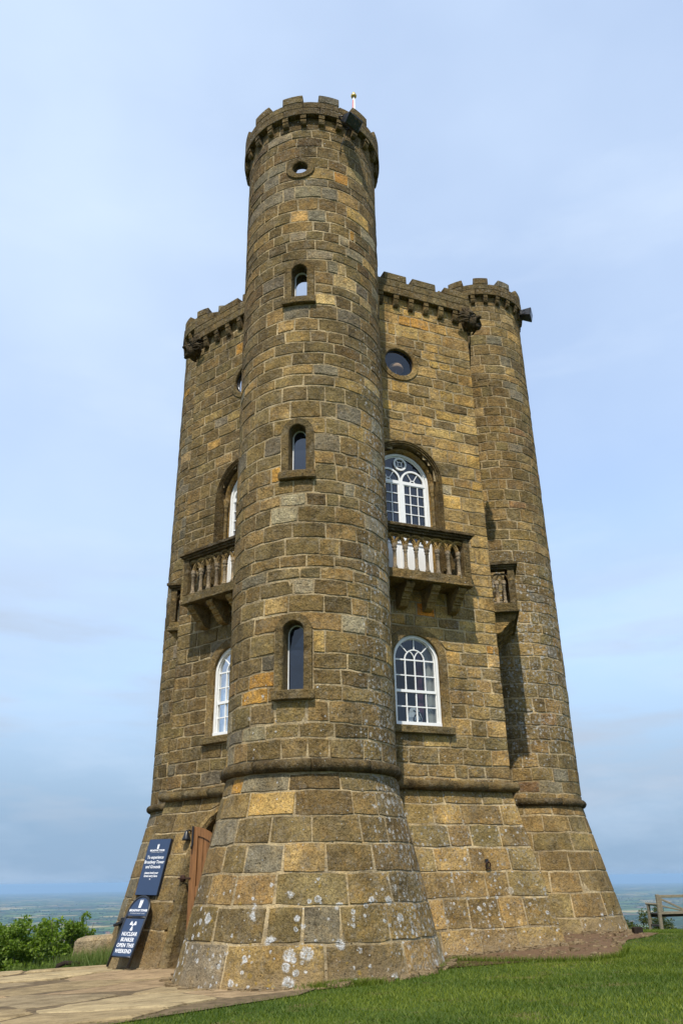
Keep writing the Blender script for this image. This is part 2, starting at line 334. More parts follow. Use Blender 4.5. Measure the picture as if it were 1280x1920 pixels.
# ------------------------------------------------------------------ mesh helpers
TONES = {'brown': (0.165, 0.120, 0.057), 'dbrown': (0.125, 0.092, 0.046), 'olive': (0.165, 0.128, 0.066), 'buff': (0.235, 0.168, 0.080),
         'gold': (0.315, 0.224, 0.103), 'ochre2': (0.345, 0.23, 0.088), 'ochre': (0.40, 0.225, 0.062), 'new': (0.46, 0.315, 0.135), 'pale': (0.44, 0.335, 0.185),
         'gray': (0.175, 0.158, 0.130), 'lgray': (0.25, 0.225, 0.175), 'orange': (0.42, 0.165, 0.03), 'red': (0.17, 0.105, 0.058)}
class MB:
    """collects one mesh: verts, faces, smooth flags, and per-vertex tone / wear colours"""
    def __init__(s): s.v, s.f, s.sm, s.tone, s.wear = [], [], [], [], []
    def add(s, verts, faces, smooth=False, tone=None, wear=None):
        b = len(s.v); s.v += [tuple(p) for p in verts]
        s.f += [tuple(b+i for i in q) for q in faces]
        s.sm += [smooth]*len(faces) if isinstance(smooth, bool) else list(smooth)
        n = len(verts)
        s.tone += [tone]*n if tone is None or isinstance(tone, tuple) else list(tone)
        s.wear += [wear]*n if wear is None or isinstance(wear, tuple) else list(wear)
        return s
    def box8(s, p, **k):   # p: 4 bottom then 4 top
        return s.add(p, [(3, 2, 1, 0), (4, 5, 6, 7), (0, 1, 5, 4), (1, 2, 6, 5), (2, 3, 7, 6), (3, 0, 4, 7)], **k)
    def box(s, c, h, R=None, **k):
        R = R or Matrix.Identity(3); c = Vector(c); q = []
        for z in (-1, 1):
            for x, y in ((-1, -1), (1, -1), (1, 1), (-1, 1)): q.append(c+R @ Vector((x*h[0], y*h[1], z*h[2])))
        return s.box8(q, **k)
    def tube(s, pts, rad, n=8, cap=True, smooth=True, sx=1.0, **k):
        pts = [Vector(p) for p in pts]; N = len(pts)
        rad = [rad]*N if isinstance(rad, (int, float)) else rad
        V = []; prev = None
        for i, p in enumerate(pts):
            d = (pts[min(i+1, N-1)]-pts[max(i-1, 0)]).normalized()
            if prev is None:
                a = Vector((0, 0, 1)) if abs(d.z) < 0.9 else Vector((1, 0, 0)); x = d.cross(a).normalized()
            else: x = (prev-d*prev.dot(d)).normalized()
            prev = x; y = d.cross(x)
            for j in range(n):
                t = 2*math.pi*j/n; V.append(p+(x*math.cos(t)*sx+y*math.sin(t))*rad[i])
        Fc = [(i*n+j, i*n+(j+1) % n, (i+1)*n+(j+1) % n, (i+1)*n+j) for i in range(N-1) for j in range(n)]
        sm = [smooth]*len(Fc)
        if cap: Fc += [tuple(range(n-1, -1, -1)), tuple((N-1)*n+j for j in range(n))]; sm += [False, False]
        return s.add(V, Fc, sm, **k)
    def lathe(s, o, prof, n=10, ax=None, smooth=True, **k):
        o = Vector(o); z = Vector(ax).normalized() if ax is not None else Vector((0, 0, 1))
        a = Vector((1, 0, 0)) if abs(z.x) < 0.9 else Vector((0, 1, 0))
        x = (a-z*a.dot(z)).normalized(); y = z.cross(x)
        V = [o+z*h+(x*math.cos(2*math.pi*j/n)+y*math.sin(2*math.pi*j/n))*r for r, h in prof for j in range(n)]
        N = len(prof)
        Fc = [(i*n+j, i*n+(j+1) % n, (i+1)*n+(j+1) % n, (i+1)*n+j) for i in range(N-1) for j in range(n)]
        sm = [smooth]*len(Fc)
        Fc += [tuple(range(n-1, -1, -1)), tuple((N-1)*n+j for j in range(n))]; sm += [False, False]
        return s.add(V, Fc, sm, **k)

ROOTLOC = {}
def build(mb, name, mat, parent=None, tone=None, wear=None, bevel=0.0, fix=True, jitter=0.0):
    me = bpy.data.meshes.new(name)
    v = mb.v
    if jitter: v = [(x+RNG.uniform(-jitter, jitter), y+RNG.uniform(-jitter, jitter), z+RNG.uniform(-jitter, jitter)) for x, y, z in v]
    me.from_pydata(v, [], mb.f)
    me.polygons.foreach_set('use_smooth', np.array(mb.sm, dtype=bool))
    if fix or bevel:
        bm = bmesh.new(); bm.from_mesh(me)
        if fix: bmesh.ops.recalc_face_normals(bm, faces=bm.faces)
        if bevel:
            es = [e for e in bm.edges if len(e.link_faces) == 2 and e.calc_face_angle(0) > 0.7]
            bmesh.ops.bevel(bm, geom=es, offset=bevel, segments=1, affect='EDGES', clamp_overlap=True)
        bm.to_mesh(me); bm.free()
    n = len(me.vertices)
    if mat in ('stone', 'mortar', 'leaf_bright', 'leaf_olive', 'grass_blade', 'long_grass_blade', 'dry_blade', 'path_stone'):
        for nm, per, const in (('tone', mb.tone, tone), ('wear', mb.wear, wear)):
            a = me.color_attributes.new(nm, 'FLOAT_COLOR', 'POINT'); arr = np.ones((n, 4), np.float32)
            dflt = const if const is not None else ((0.2, 0.14, 0.07) if nm == 'tone' else (0.25, 0, 0.2, RNG.random()))
            dflt = tuple(dflt)+(1,)*(4-len(dflt))
            if per and len(per) == n and any(p is not None for p in per) and not bevel:
                arr[:] = [(tuple(p)+(1,)*(4-len(p))) if p is not None else dflt for p in per]
            else: arr[:] = dflt
            a.data.foreach_set('color', arr.ravel())
    me.materials.append(MAT[mat])
    o = bpy.data.objects.new(name, me); COL.objects.link(o)
    if parent is not None: adopt(o, parent)
    return o
def adopt(o, parent):
    o.parent = parent
    L = ROOTLOC.get(parent.name)
    if L is not None: o.matrix_parent_inverse = Matrix.Translation(-Vector(L))
def thing(name, label, cat, loc, group=None):
    o = bpy.data.objects.new(name, None); o.empty_display_size = 0.3; COL.objects.link(o)
    o.location = loc; ROOTLOC[o.name] = tuple(loc); tag(o, label, cat, group); return o
def partnode(name, parent):
    o = bpy.data.objects.new(name, None); o.empty_display_size = 0.1; COL.objects.link(o); adopt(o, parent); return o
def tag(o, label, cat, group=None):
    o['label'] = label; o['category'] = cat
    if group: o['group'] = group
    return o
def kind(o, k): o['kind'] = k; return o

# ------------------------------------------------------------------ surfaces of the tower: pt(u, z, d)
R_HEX, O_T, PHI = 3.2215, 0.4405, 0.1774
HEXC = Vector((0.646, 3.605))
def cdir(k): a = PHI+math.pi-k*math.pi/3; return Vector((math.sin(a), math.cos(a)))
CORN = [HEXC+cdir(k)*R_HEX for k in range(6)]
TAX = [HEXC+cdir(k)*(R_HEX+O_T) for k in range(6)]
ZM = 2.80
class Cyl:
    def __init__(s, name, ax, r, top, taper=0.0, flare=0.25): s.name, s.ax, s.r, s.top, s.taper, s.flare = name, ax, r, top, taper, flare; s.flip = False; s.ur = 1.18
    def R(s, z):
        return s.r+s.flare*(ZM-z) + (0.05*(1.0-z)**2 if z < 1.0 else 0) if z < ZM else s.r+s.taper*(z-ZM)
    def pt(s, u, z, d):
        t = u/s.ur; r = s.R(z)+d
        return (s.ax.x+r*math.sin(t), s.ax.y-r*math.cos(t), z)
class Face:
    def __init__(s, name, k0, k1):
        s.name = name; s.P = CORN[k0]; t = CORN[k1]-CORN[k0]; s.L = t.length; s.t = t.normalized()
        n = Vector((s.t.y, -s.t.x)); m = (CORN[k0]+CORN[k1])/2-HEXC
        s.flip = n.dot(m) < 0; s.n = -n if s.flip else n
    def off(s, z): return 0.255*(ZM-z) if z < ZM else 0.0
    def pt(s, u, z, d):
        q = s.P+s.t*u+s.n*(s.off(z)+d); return (q.x, q.y, z)
T0 = Cyl('T0', TAX[0], 1.165, 14.24, 0.0035, 0.232); T2 = Cyl('T2', TAX[2], 1.105, 14.31); T4 = Cyl('T4', TAX[4], 1.105, 14.31)
FA, FF, FB, FE = Face('A', 0, 1), Face('F', 0, 5), Face('B', 1, 2), Face('E', 5, 4)
SURF = {s.name: s for s in (T0, T2, T4, FA, FF, FB, FE)}
def spt(S, u, z, d): return Vector(S.pt(u, z, d))

# openings: (kind, uc, half width, z0, z_spring or centre)
OPEN = {'T0': [('arch', -0.245, 0.262, 3.72, 4.63), ('arch', -0.215, 0.250, 6.89, 7.68), ('arch', -0.207, 0.250, 10.04, 10.73), ('circ', -0.206, 0.255, 13.04)],
        'A': [('circ', 1.66, 0.41, 10.47), ('arch', 1.66, 0.70, 5.98, 8.05), ('arch', 1.69, 0.55, 3.63, 4.79)],
        'F': [('circ', 1.76, 0.41, 10.47), ('arch', 1.68, 0.70, 5.98, 8.05), ('arch', 1.84, 0.55, 3.63, 4.79), ('arch', 1.62, 0.81, 0.2, 1.95)],
        'B': [], 'E': [], 'T2': [], 'T4': []}
SPECIAL = [('T0',-0.71,-0.28,1.85,'gray'),('T0',-0.07,0.25,1.20,'gray'),('T0',-1.50,-0.92,2.18,'gray'),('T0',-1.35,-0.74,0.75,'gray'),('T0',-1.23,-0.98,2.72,'ochre'),('T0',-0.80,-0.19,2.48,'new'),
('T0',-0.94,-0.54,4.04,'ochre'),('T0',-1.09,-0.60,3.77,'ochre'),('T0',-0.63,-0.51,7.04,'ochre'),('T0',0.92,1.40,8.74,'pale'),('T0',0.35,0.78,10.61,'pale'),('T0',0.44,0.58,10.88,'pale'),
('T0',0.06,0.39,10.10,'pale'),('T0',0.87,1.16,10.33,'pale'),('T0',0.62,1.17,12.30,'new'),('T0',0.39,0.66,12.98,'ochre'),('T0',0.64,1.03,13.17,'pale'),('T0',-0.37,-0.07,11.87,'new'),
('T0',-0.84,-0.47,13.22,'gray'),('T0',-0.94,-0.60,12.99,'gray'),('T0',0.16,0.45,12.61,'gray'),('T0',-0.92,-0.51,12.38,'gray'),('T0',-0.07,0.23,11.86,'gray'),('T0',-0.46,-0.04,9.86,'gray'),
('T0',-0.67,-0.30,12.60,'gray'),('T0',0.67,0.78,11.64,'ochre'),('T2',0.46,0.90,13.75,'pale'),('T2',0.62,1.15,13.42,'new'),('T2',-0.01,0.41,13.13,'gray'),('T2',0.28,0.71,11.86,'gray'),
('T2',-0.50,-0.26,11.16,'pale'),('T2',0.08,0.58,3.16,'lgray'),('T2',-0.34,0.07,3.16,'red'),('A',1.97,2.36,11.42,'ochre'),('A',1.70,1.96,11.42,'ochre'),('A',1.74,2.07,5.55,'orange'),
('A',3.00,3.14,5.05,'ochre'),('A',1.48,1.82,9.83,'ochre2'),('A',2.49,2.78,9.80,'ochre2'),('A',2.3,2.75,7.6,'ochre2'),('A',1.46,1.62,11.15,'ochre2'),('F',1.89,2.09,11.35,'ochre'),
('T4',-1.22,-0.79,10.58,'pale'),('T4',-1.38,-1.04,12.61,'ochre'),('T4',-0.75,-0.54,3.41,'ochre2'),('A',2.6,2.95,6.6,'gold'),('A',2.75,3.1,8.4,'gold'),('F',2.4,2.75,9.4,'ochre2')]
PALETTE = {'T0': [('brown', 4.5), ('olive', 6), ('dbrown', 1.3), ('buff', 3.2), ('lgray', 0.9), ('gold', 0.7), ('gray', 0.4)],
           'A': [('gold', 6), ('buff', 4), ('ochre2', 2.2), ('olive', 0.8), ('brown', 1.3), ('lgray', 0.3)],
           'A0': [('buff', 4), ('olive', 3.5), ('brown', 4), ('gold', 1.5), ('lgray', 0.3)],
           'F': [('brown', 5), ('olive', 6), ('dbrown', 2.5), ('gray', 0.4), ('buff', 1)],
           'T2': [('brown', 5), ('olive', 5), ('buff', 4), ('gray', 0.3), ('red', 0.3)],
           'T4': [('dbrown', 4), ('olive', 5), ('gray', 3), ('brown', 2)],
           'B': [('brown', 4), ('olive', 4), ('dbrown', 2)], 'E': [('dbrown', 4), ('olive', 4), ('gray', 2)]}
def pick(pal, r):
    t = sum(w for _, w in pal); x = r.random()*t
    for k, w in pal:
        x -= w
        if x <= 0: return k
    return pal[-1][0]
def sm(a, b, x): t = max(0, min(1, (x-a)/(b-a))); return t*t*(3-2*t)
def wear_at(S, u, z, rnd):
    n = S.name
    lich, patch, stain = 0.22, 0.0, 0.12
    if n == 'T0':
        lich = 0.20+0.10*sm(5, 3, z) + 0.80*sm(0.40, 1.15, u)*sm(11.0, 8.0, z) + 0.18*sm(12, 13.5, z)
        patch = 1.15*sm(2.0, 1.2, z)*(0.85+0.15*math.sin(u*3.1+1))
        if 3.0 < z < 4.2: patch = 0.36
        stain = 0.30*sm(-0.6, -1.5, u)+0.35*sm(12.5, 13.8, z)+0.12
    elif n == 'T2':
        lich = 0.20+0.75*sm(8.2, 7.0, z)*sm(2.6, 4.4, z)
        patch = 0.85*sm(1.6, 0.9, z)*sm(0.0, 0.6, u); stain = 0.12+0.3*sm(9, 12, z)
    elif n == 'A':
        lich = 0.22+0.22*sm(7.5, 5, z)+0.22*sm(2.8, 2.0, z); patch = 0.66*sm(2.4, 1.7, z); stain = 0.06
    elif n == 'F': lich = 0.24; stain = 0.30
    elif n in ('T4', 'E'): lich = 0.30; stain = 0.42
    return (min(1, lich), min(1, patch), min(1, stain), rnd)

def half(o, z):
    if o[0] == 'circ':
        q = o[2]**2-(z-o[3])**2; return math.sqrt(q) if q > 0 else None
    if z < o[3]-1e-6: return None
    if z <= o[4]: return o[2]
    q = o[2]**2-(z-o[4])**2; return math.sqrt(q) if q > 0 else None
def zrange(o): return (o[3]-o[2], o[3]+o[2]) if o[0] == 'circ' else (o[3], o[4]+o[2])

def courses(S, r):
    base = [0.30, 0.98, 1.36, 1.70, 2.02, 2.33, 2.62, 2.83]
    top = {'T0': 14.26, 'T2': 14.33, 'T4': 14.33}.get(S.name, 11.99)
    br = {3.0, top}
    for o in OPEN[S.name]:
        a, b = zrange(o)
        if a > 3: br.add(a)
        if b > 3: br.add(b)
    br = sorted(br); zs = [3.0]
    for a, b in zip(br[:-1], br[1:]):
        n = max(1, round((b-a)/(0.235 if S.name in ('T0', 'T2', 'T4') else 0.225)))
        w = [r.uniform(0.72, 1.25) for _ in range(n)]; t = sum(w); z = a
        for x in w: z += x/t*(b-a); zs.append(z)
    return base[:-1]+[2.83, 3.0], zs
def wob(u, z): return 0.006*math.sin(u*6.3+z*53.1)+0.004*math.sin(u*15.7+z*91.7)

def stone_geo(mb, S, q, r, tone):
    u0b, u1b, u0t, u1t, z0, z1, ml, mr = q
    g = r.uniform(0.0045, 0.0085) if r.random() < .86 else r.uniform(.009, .014); w = max(u1b-u0b, u1t-u0t)
    nu = max(2, math.ceil(w/0.14)) if isinstance(S, Cyl) else 3
    rnd = r.random(); bv = r.uniform(0.007, 0.013); dp = r.uniform(0.0, 0.007)
    tilt = r.uniform(-0.005, 0.005); tz = r.uniform(-0.006, 0.006)
    sl, sr = r.uniform(-.009, .009), r.uniform(-.009, .009)
    rings = []
    for inset, d, rag in ((g, -0.014, 0), (g+bv, dp, 1)):
        lo, hi = [], []
        for i in range(nu+1):
            f = i/nu
            for row, (a, b, z) in enumerate(((u0b, u1b, z0), (u0t, u1t, z1))):
                sg = 1 if row == 0 else -1
                aa = a+(0 if ml else inset)+(0 if ml else sl*sg); bb = b-(0 if mr else inset)+(0 if mr else sr*sg)
                if ml: aa -= 0.577*(d)
                if mr: bb += 0.577*(d)
                if bb < aa+0.004: aa = bb = (aa+bb)/2
                u = aa+(bb-aa)*f
                zz = z+wob(u, z)*(1 if 0.9 < z else 0)+sg*inset
                dd = d
                if rag:
                    zz += r.uniform(-.005, .005); dd += tilt*(f-.5)*2+tz*(-sg)*0.5+r.uniform(-.0015, .0015)
                    if i in (0, nu) and not ((i == 0 and ml) or (i == nu and mr)): zz += sg*0.006
                    if 0 < i < nu: u += r.uniform(-.004, .004)
                (lo if row == 0 else hi).append((u, zz, dd))
        rings.append(lo+hi[::-1])
    N = 2*nu+2
    uv = rings[0]+rings[1]+rings[1]
    V = [S.pt(*p) for p in uv]
    Fc = [(j, (j+1) % N, N+(j+1) % N, N+j) for j in range(N)]
    cap = [(2*N+i, 2*N+i+1, 2*N+N-2-i, 2*N+N-1-i) for i in range(nu)]
    if S.flip: Fc = [f[::-1] for f in Fc]; cap = [f[::-1] for f in cap]
    tn = tuple(c*r.uniform(0.86, 1.14) for c in (tone,)*1)[0] if not isinstance(tone, tuple) else tone
    mb.add(V, Fc+cap, [False]*N+[True]*nu, tn, [wear_at(S, p[0], p[1], rnd) for p in uv])

def visible_area(S, q):
    """rough pixels the stone covers in the picture (0 when it faces away)"""
    u0, u1, z0, z1 = (q[0]+q[2])/2, (q[1]+q[3])/2, q[4], q[5]
    P = [Vector(S.pt(u, z, 0)) for u, z in ((u0, z0), (u1, z0), (u1, z1), (u0, z1))]
    s = []
    for p in P:
        v = p-Vector(CAM); dd = v.dot(fw)
        if dd < 0.1: return 0
        s.append((FPX*v.dot(rt)/dd, FPX*v.dot(up)/dd))
    A = 0.5*sum(s[i][0]*s[(i+1) % 4][1]-s[(i+1) % 4][0]*s[i][1] for i in range(4))
    if S.flip: A = -A
    return A
def behind_turret(P):
    """is the point hidden behind the near turret as the photograph's camera sees it"""
    c = Vector(CAM[:2]); d = Vector((P[0], P[1]))-c; L = d.length; d /= L
    t = (T0.ax-c).dot(d); dist = abs((T0.ax-c).x*d.y-(T0.ax-c).y*d.x)
    return dist < 1.15 and L > t

STONES = []
def lay_stones(S, umin, umax, mitre=(None, None)):
    r = random.Random(hash(S.name) % 1000 if False else sum(ord(c) for c in S.name)*7+3)
    base, zs = courses(S, r)
    allz = base[:-1]+zs[0:]
    allz = sorted(set(allz)); prevj = []
    for z0, z1 in zip(allz[:-1], allz[1:]):
        h = z1-z0; low = z0 < 2.8
        wmin, wmax = (0.34, 0.72) if low else (0.27, 0.54)
        if z0 < 0.9 and low: wmin, wmax = 0.5, 0.85
        ext = lambda z: 0.577*(S.off(z) if isinstance(S, Face) else 0)
        Lb, Lt = umin-(ext(z0) if mitre[0] else 0), umin-(ext(z1) if mitre[0] else 0)
        Rb, Rt = umax+(ext(z0) if mitre[1] else 0), umax+(ext(z1) if mitre[1] else 0)
        segs = [((Lb, Lt), (Rb, Rt), bool(mitre[0]), bool(mitre[1]))]
        for o in OPEN[S.name]:
            a, b = zrange(o)
            if z1 <= a+0.01 or z0 >= b-0.01: continue
            hb, ht = half(o, z0), half(o, z1)
            if o[0] == 'arch' and hb is None: hb = o[2]
            hb = 0.0 if hb is None else hb; ht = 0.0 if ht is None else ht
            if hb == 0 and ht == 0: continue
            c = o[1]; new = []
            for s in segs:
                new.append((s[0], (c-hb, c-ht), s[2], False)); new.append(((c+hb, c+ht), s[1], False, s[3]))
            segs = new
        sp = [x for x in SPECIAL if x[0] == S.name and z0 <= x[3] < z1]
        joints = []
        for (a, b, ml, mr) in segs:
            A0, B0 = (a[0]+a[1])/2, (b[0]+b[1])/2
            if B0-A0 < 0.03: continue
            forced = []
            for x in sp:
                if x[2] > A0+.03 and x[1] < B0-.03: forced.append((max(A0, x[1]), min(B0, x[2]), x[4]))
            cuts = []; cur = A0; spans = []
            for fa, fb, tn in sorted(forced):
                if fa-cur < 0.10: fa = cur
                if fa > cur: spans.append((cur, fa, None))
                if fb > fa: spans.append((fa, fb, tn))
                cur = max(cur, fb)
            if B0-cur > 0.08: spans.append((cur, B0, None))
            elif spans: spans[-1] = (spans[-1][0], B0, spans[-1][2])
            pieces = []
            for sa, sb, tn in spans:
                if tn: pieces.append((sa, sb, tn)); continue
                x = sa
                while sb-x > 1e-6:
                    for _ in range(6):
                        w = r.uniform(wmin, wmax)
                        if r.random() < 0.10 and not low: w *= 0.6
                        if all(abs(x+w-j) > 0.06 for j in prevj): break
                    if sb-(x+w) < wmin*0.55: w = sb-x
                    if w > wmax*1.35 and sb-x > wmax*1.35: w = (sb-x)/2
                    pieces.append((x, min(sb, x+w), None)); x += w
            for i, (pa, pb, tn) in enumerate(pieces):
                first, last = i == 0, i == len(pieces)-1
                u0b, u0t = (a[0], a[1]) if first else (pa, pa)
                u1b, u1t = (b[0], b[1]) if last else (pb, pb)
                if not first: joints.append(pa)
                if u1b-u0b < 0.0 and u1t-u0t < 0.0: continue
                q = (u0b, max(u0b, u1b), u0t, max(u0t, u1t), z0, z1, first and ml, last and mr)
                tname = tn or pick(PALETTE['A0' if S.name == 'A' and r.random() < sm(5.6, 3.6, z0) else S.name], r)
                v = r.uniform(0.80, 1.18)
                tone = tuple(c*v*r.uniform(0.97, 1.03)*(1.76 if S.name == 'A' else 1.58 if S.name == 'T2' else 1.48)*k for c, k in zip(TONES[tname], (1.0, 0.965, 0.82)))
                if S.name == 'T0' and z0 > 9 and not tn: tone = (tone[0]*0.86, tone[1]*0.84, tone[2]*0.84)
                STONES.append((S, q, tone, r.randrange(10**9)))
        prevj = joints

def core(S, umin, umax, z0, z1, step, ext=(0, 0)):
    """the mortar bed the stones sit in, open where windows and doors are"""
    mb = MB(); zb = sorted(set([z0, 2.8]+[z0+(z1-z0)*i/round((z1-z0)/step) for i in range(round((z1-z0)/step)+1)]))
    nu = round((umax-umin)/step); idx = {}
    d = -0.0055
    def vid(i, j):
        if (i, j) not in idx:
            z = zb[j]; e = 0.577*(S.off(z)+d) if isinstance(S, Face) else 0
            a, b = umin-e*ext[0], umax+e*ext[1]
            u = a+(b-a)*i/nu; idx[(i, j)] = len(mb.v)
            mb.v.append(S.pt(u, z, d)); mb.tone.append(None); mb.wear.append(wear_at(S, u, z, 0.5))
        return idx[(i, j)]
    for j in range(len(zb)-1):
        zc = (zb[j]+zb[j+1])/2
        for i in range(nu):
            uc = umin+(umax-umin)*(i+.5)/nu; hole = False
            for o in OPEN[S.name]:
                if o[0] == 'circ': hole |= math.hypot(uc-o[1], zc-o[3]) < o[2]-0.075
                else:
                    hole |= (abs(uc-o[1]) < o[2]-0.075 and o[3]+0.04 < zc < o[4]) or (zc >= o[4] and math.hypot(uc-o[1], zc-o[4]) < o[2]-0.075)
            if hole: continue
            f = (vid(i, j), vid(i+1, j), vid(i+1, j+1), vid(i, j+1))
            mb.f.append(f[::-1] if S.flip else f); mb.sm.append(isinstance(S, Cyl))
    return mb
# ------------------------------------------------------------------ the tower
tower = thing('stone_tower', 'tall brown stone castle tower with three round battlemented turrets on a hilltop lawn', 'tower', (0.65, 3.6, 0.55))

RANGES = {'T0': (-2.3, 2.3), 'T2': (-2.1, 2.2), 'T4': (-2.3, 1.3), 'A': (0.55, FA.L), 'F': (0.55, FF.L), 'B': (0.0, 2.75), 'E': (0.0, 2.75)}
MITRE = {'A': (None, True), 'F': (None, True), 'B': (True, None), 'E': (True, None)}
nodes = {}
for S in (T0, T2, T4, FA, FF, FB, FE):
    cyl = isinstance(S, Cyl)
    u0, u1 = (-math.pi*S.ur, math.pi*S.ur) if cyl else RANGES[S.name]
    top = S.top+0.12 if cyl else 12.05
    m = MITRE.get(S.name, (None, None))
    mb = core(S, u0, u1, 0.2, top, 0.10, (1 if m[0] else 0, 1 if m[1] else 0))
    nodes[S.name] = build(mb, 'turret' if cyl else 'wall', 'mortar', tower, fix=False)
    lay_stones(S, RANGES[S.name][0], RANGES[S.name][1], m)
# hidden rear walls and the roofs
mb = MB()
for k in (2, 3):
    a, b = CORN[k], CORN[(k+1) % 6]
    mb.add([(a.x, a.y, 0.2), (b.x, b.y, 0.2), (b.x, b.y, 12.2), (a.x, a.y, 12.2)], [(0, 1, 2, 3)])
build(mb, 'wall', 'mortar', tower, fix=False)
mb = MB()
mb.add([(c.x, c.y, 11.95) for c in CORN]+[(HEXC.x, HEXC.y, 12.15)], [(i, (i+1) % 6, 6) for i in range(6)])
for S in (T0, T2, T4):
    mb.lathe((S.ax.x, S.ax.y, 0), [(1.18, S.top+0.14), (0.02, S.top+0.24)], 24)
build(mb, 'roof', 'lead_roof', tower)
mb = MB(); fl = [5.98, 9.2]
for z in (3.45, 5.95, 9.3):
    mb.add([(HEXC.x+(c.x-HEXC.x)*0.96, HEXC.y+(c.y-HEXC.y)*0.96, z) for c in CORN], [(0, 1, 2, 3, 4, 5)])
for k in range(3):
    a = CORN[k]; b = CORN[k+3]
    mb.add([(a.x*.4+HEXC.x*.6, a.y*.4+HEXC.y*.6, 2.9), (b.x*.4+HEXC.x*.6, b.y*.4+HEXC.y*.6, 2.9), (b.x*.4+HEXC.x*.6, b.y*.4+HEXC.y*.6, 11.9), (a.x*.4+HEXC.x*.6, a.y*.4+HEXC.y*.6, 11.9)], [(0, 1, 2, 3)])
build(mb, 'floor', 'interior_wall', tower, fix=False)

# the 300 stones that show largest are parts, the rest one part
rank = []
for i, (S, q, tone, sd) in enumerate(STONES):
    a = visible_area(S, q)
    if a > 0 and S is not T0:
        P = S.pt((q[0]+q[1])/2, (q[4]+q[5])/2, 0)
        if behind_turret(P): a = 0
    if a > 0: rank.append((a, i))
rank.sort(reverse=True)
sep = {i for a, i in rank[:300]}
rest = MB()
for i, (S, q, tone, sd) in enumerate(STONES):
    r = random.Random(sd)
    if i in sep:
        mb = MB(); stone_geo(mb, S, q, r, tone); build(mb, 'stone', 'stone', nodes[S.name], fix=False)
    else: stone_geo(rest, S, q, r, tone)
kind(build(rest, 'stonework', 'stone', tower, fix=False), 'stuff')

def trim_attr(tone='olive', lich=0.2, stain=0.25):
    v = RNG.uniform(1.0, 1.28); c = TONES[tone]; c = (c[0], c[1]*.985, c[2]*.88)
    return dict(tone=tuple(x*v for x in c), wear=(lich, 0.0, stain, RNG.random()))
def fbox(S, u0, u1, z0, z1, d0, d1, mb=None):
    mb = mb or MB()
    p = [S.pt(u0, z0, d0), S.pt(u1, z0, d0), S.pt(u1, z0, d1), S.pt(u0, z0, d1), S.pt(u0, z1, d0), S.pt(u1, z1, d0), S.pt(u1, z1, d1), S.pt(u0, z1, d1)]
    return mb.box8(p)
def sbox(S, u0, u1, z0, z1, d0, d1, n=6, mb=None):
    """a block that follows a curved surface"""
    mb = mb or MB(); V = []
    for i in range(n+1):
        u = u0+(u1-u0)*i/n
        V += [S.pt(u, z0, d0), S.pt(u, z0, d1), S.pt(u, z1, d1), S.pt(u, z1, d0)]
    Fc = [(4*i+j, 4*i+(j+1) % 4, 4*i+4+(j+1) % 4, 4*i+4+j) for i in range(n) for j in range(4)]
    Fc += [(3, 2, 1, 0), (4*n, 4*n+1, 4*n+2, 4*n+3)]
    return mb.add(V, Fc)
def arc_path(uc, hw, z0, zs, n=18, nz=1):
    p = [(uc-hw, z0+(zs-z0)*i/nz) for i in range(nz)]
    p += [(uc-hw*math.cos(math.pi*i/n), zs+hw*math.sin(math.pi*i/n)) for i in range(n+1)]
    p += [(uc+hw, zs+(z0-zs)*(i+1)/nz) for i in range(nz)]
    return p
def sweep(S, uc, hw, z0, zs, prof, n=18, nz=1, i0=0, i1=None, closed_prof=True, mb=None, ring=False):
    """sweep a profile [(radial offset, d)] along an arched outline; i0..i1 picks a piece of it"""
    mb = mb or MB(); rows = []
    for (ro, d) in prof:
        if ring: pts = [(uc+(hw+ro)*math.cos(2*math.pi*i/n), zs+(hw+ro)*math.sin(2*math.pi*i/n)) for i in range(n+1)]
        else: pts = arc_path(uc, hw+ro, z0, zs, n, nz)
        rows.append([S.pt(u, z, d) for u, z in pts[i0:(i1+1 if i1 is not None else None)]])
    m = len(rows[0]); k = len(rows); V = [rows[j][i] for i in range(m) for j in range(k)]
    Fc = []
    for i in range(m-1):
        for j in range(k if closed_prof else k-1): Fc.append((i*k+j, i*k+(j+1) % k, (i+1)*k+(j+1) % k, (i+1)*k+j))
    if closed_prof: Fc += [tuple(range(k-1, -1, -1)), tuple((m-1)*k+j for j in range(k))]
    return mb.add(V, Fc, False)

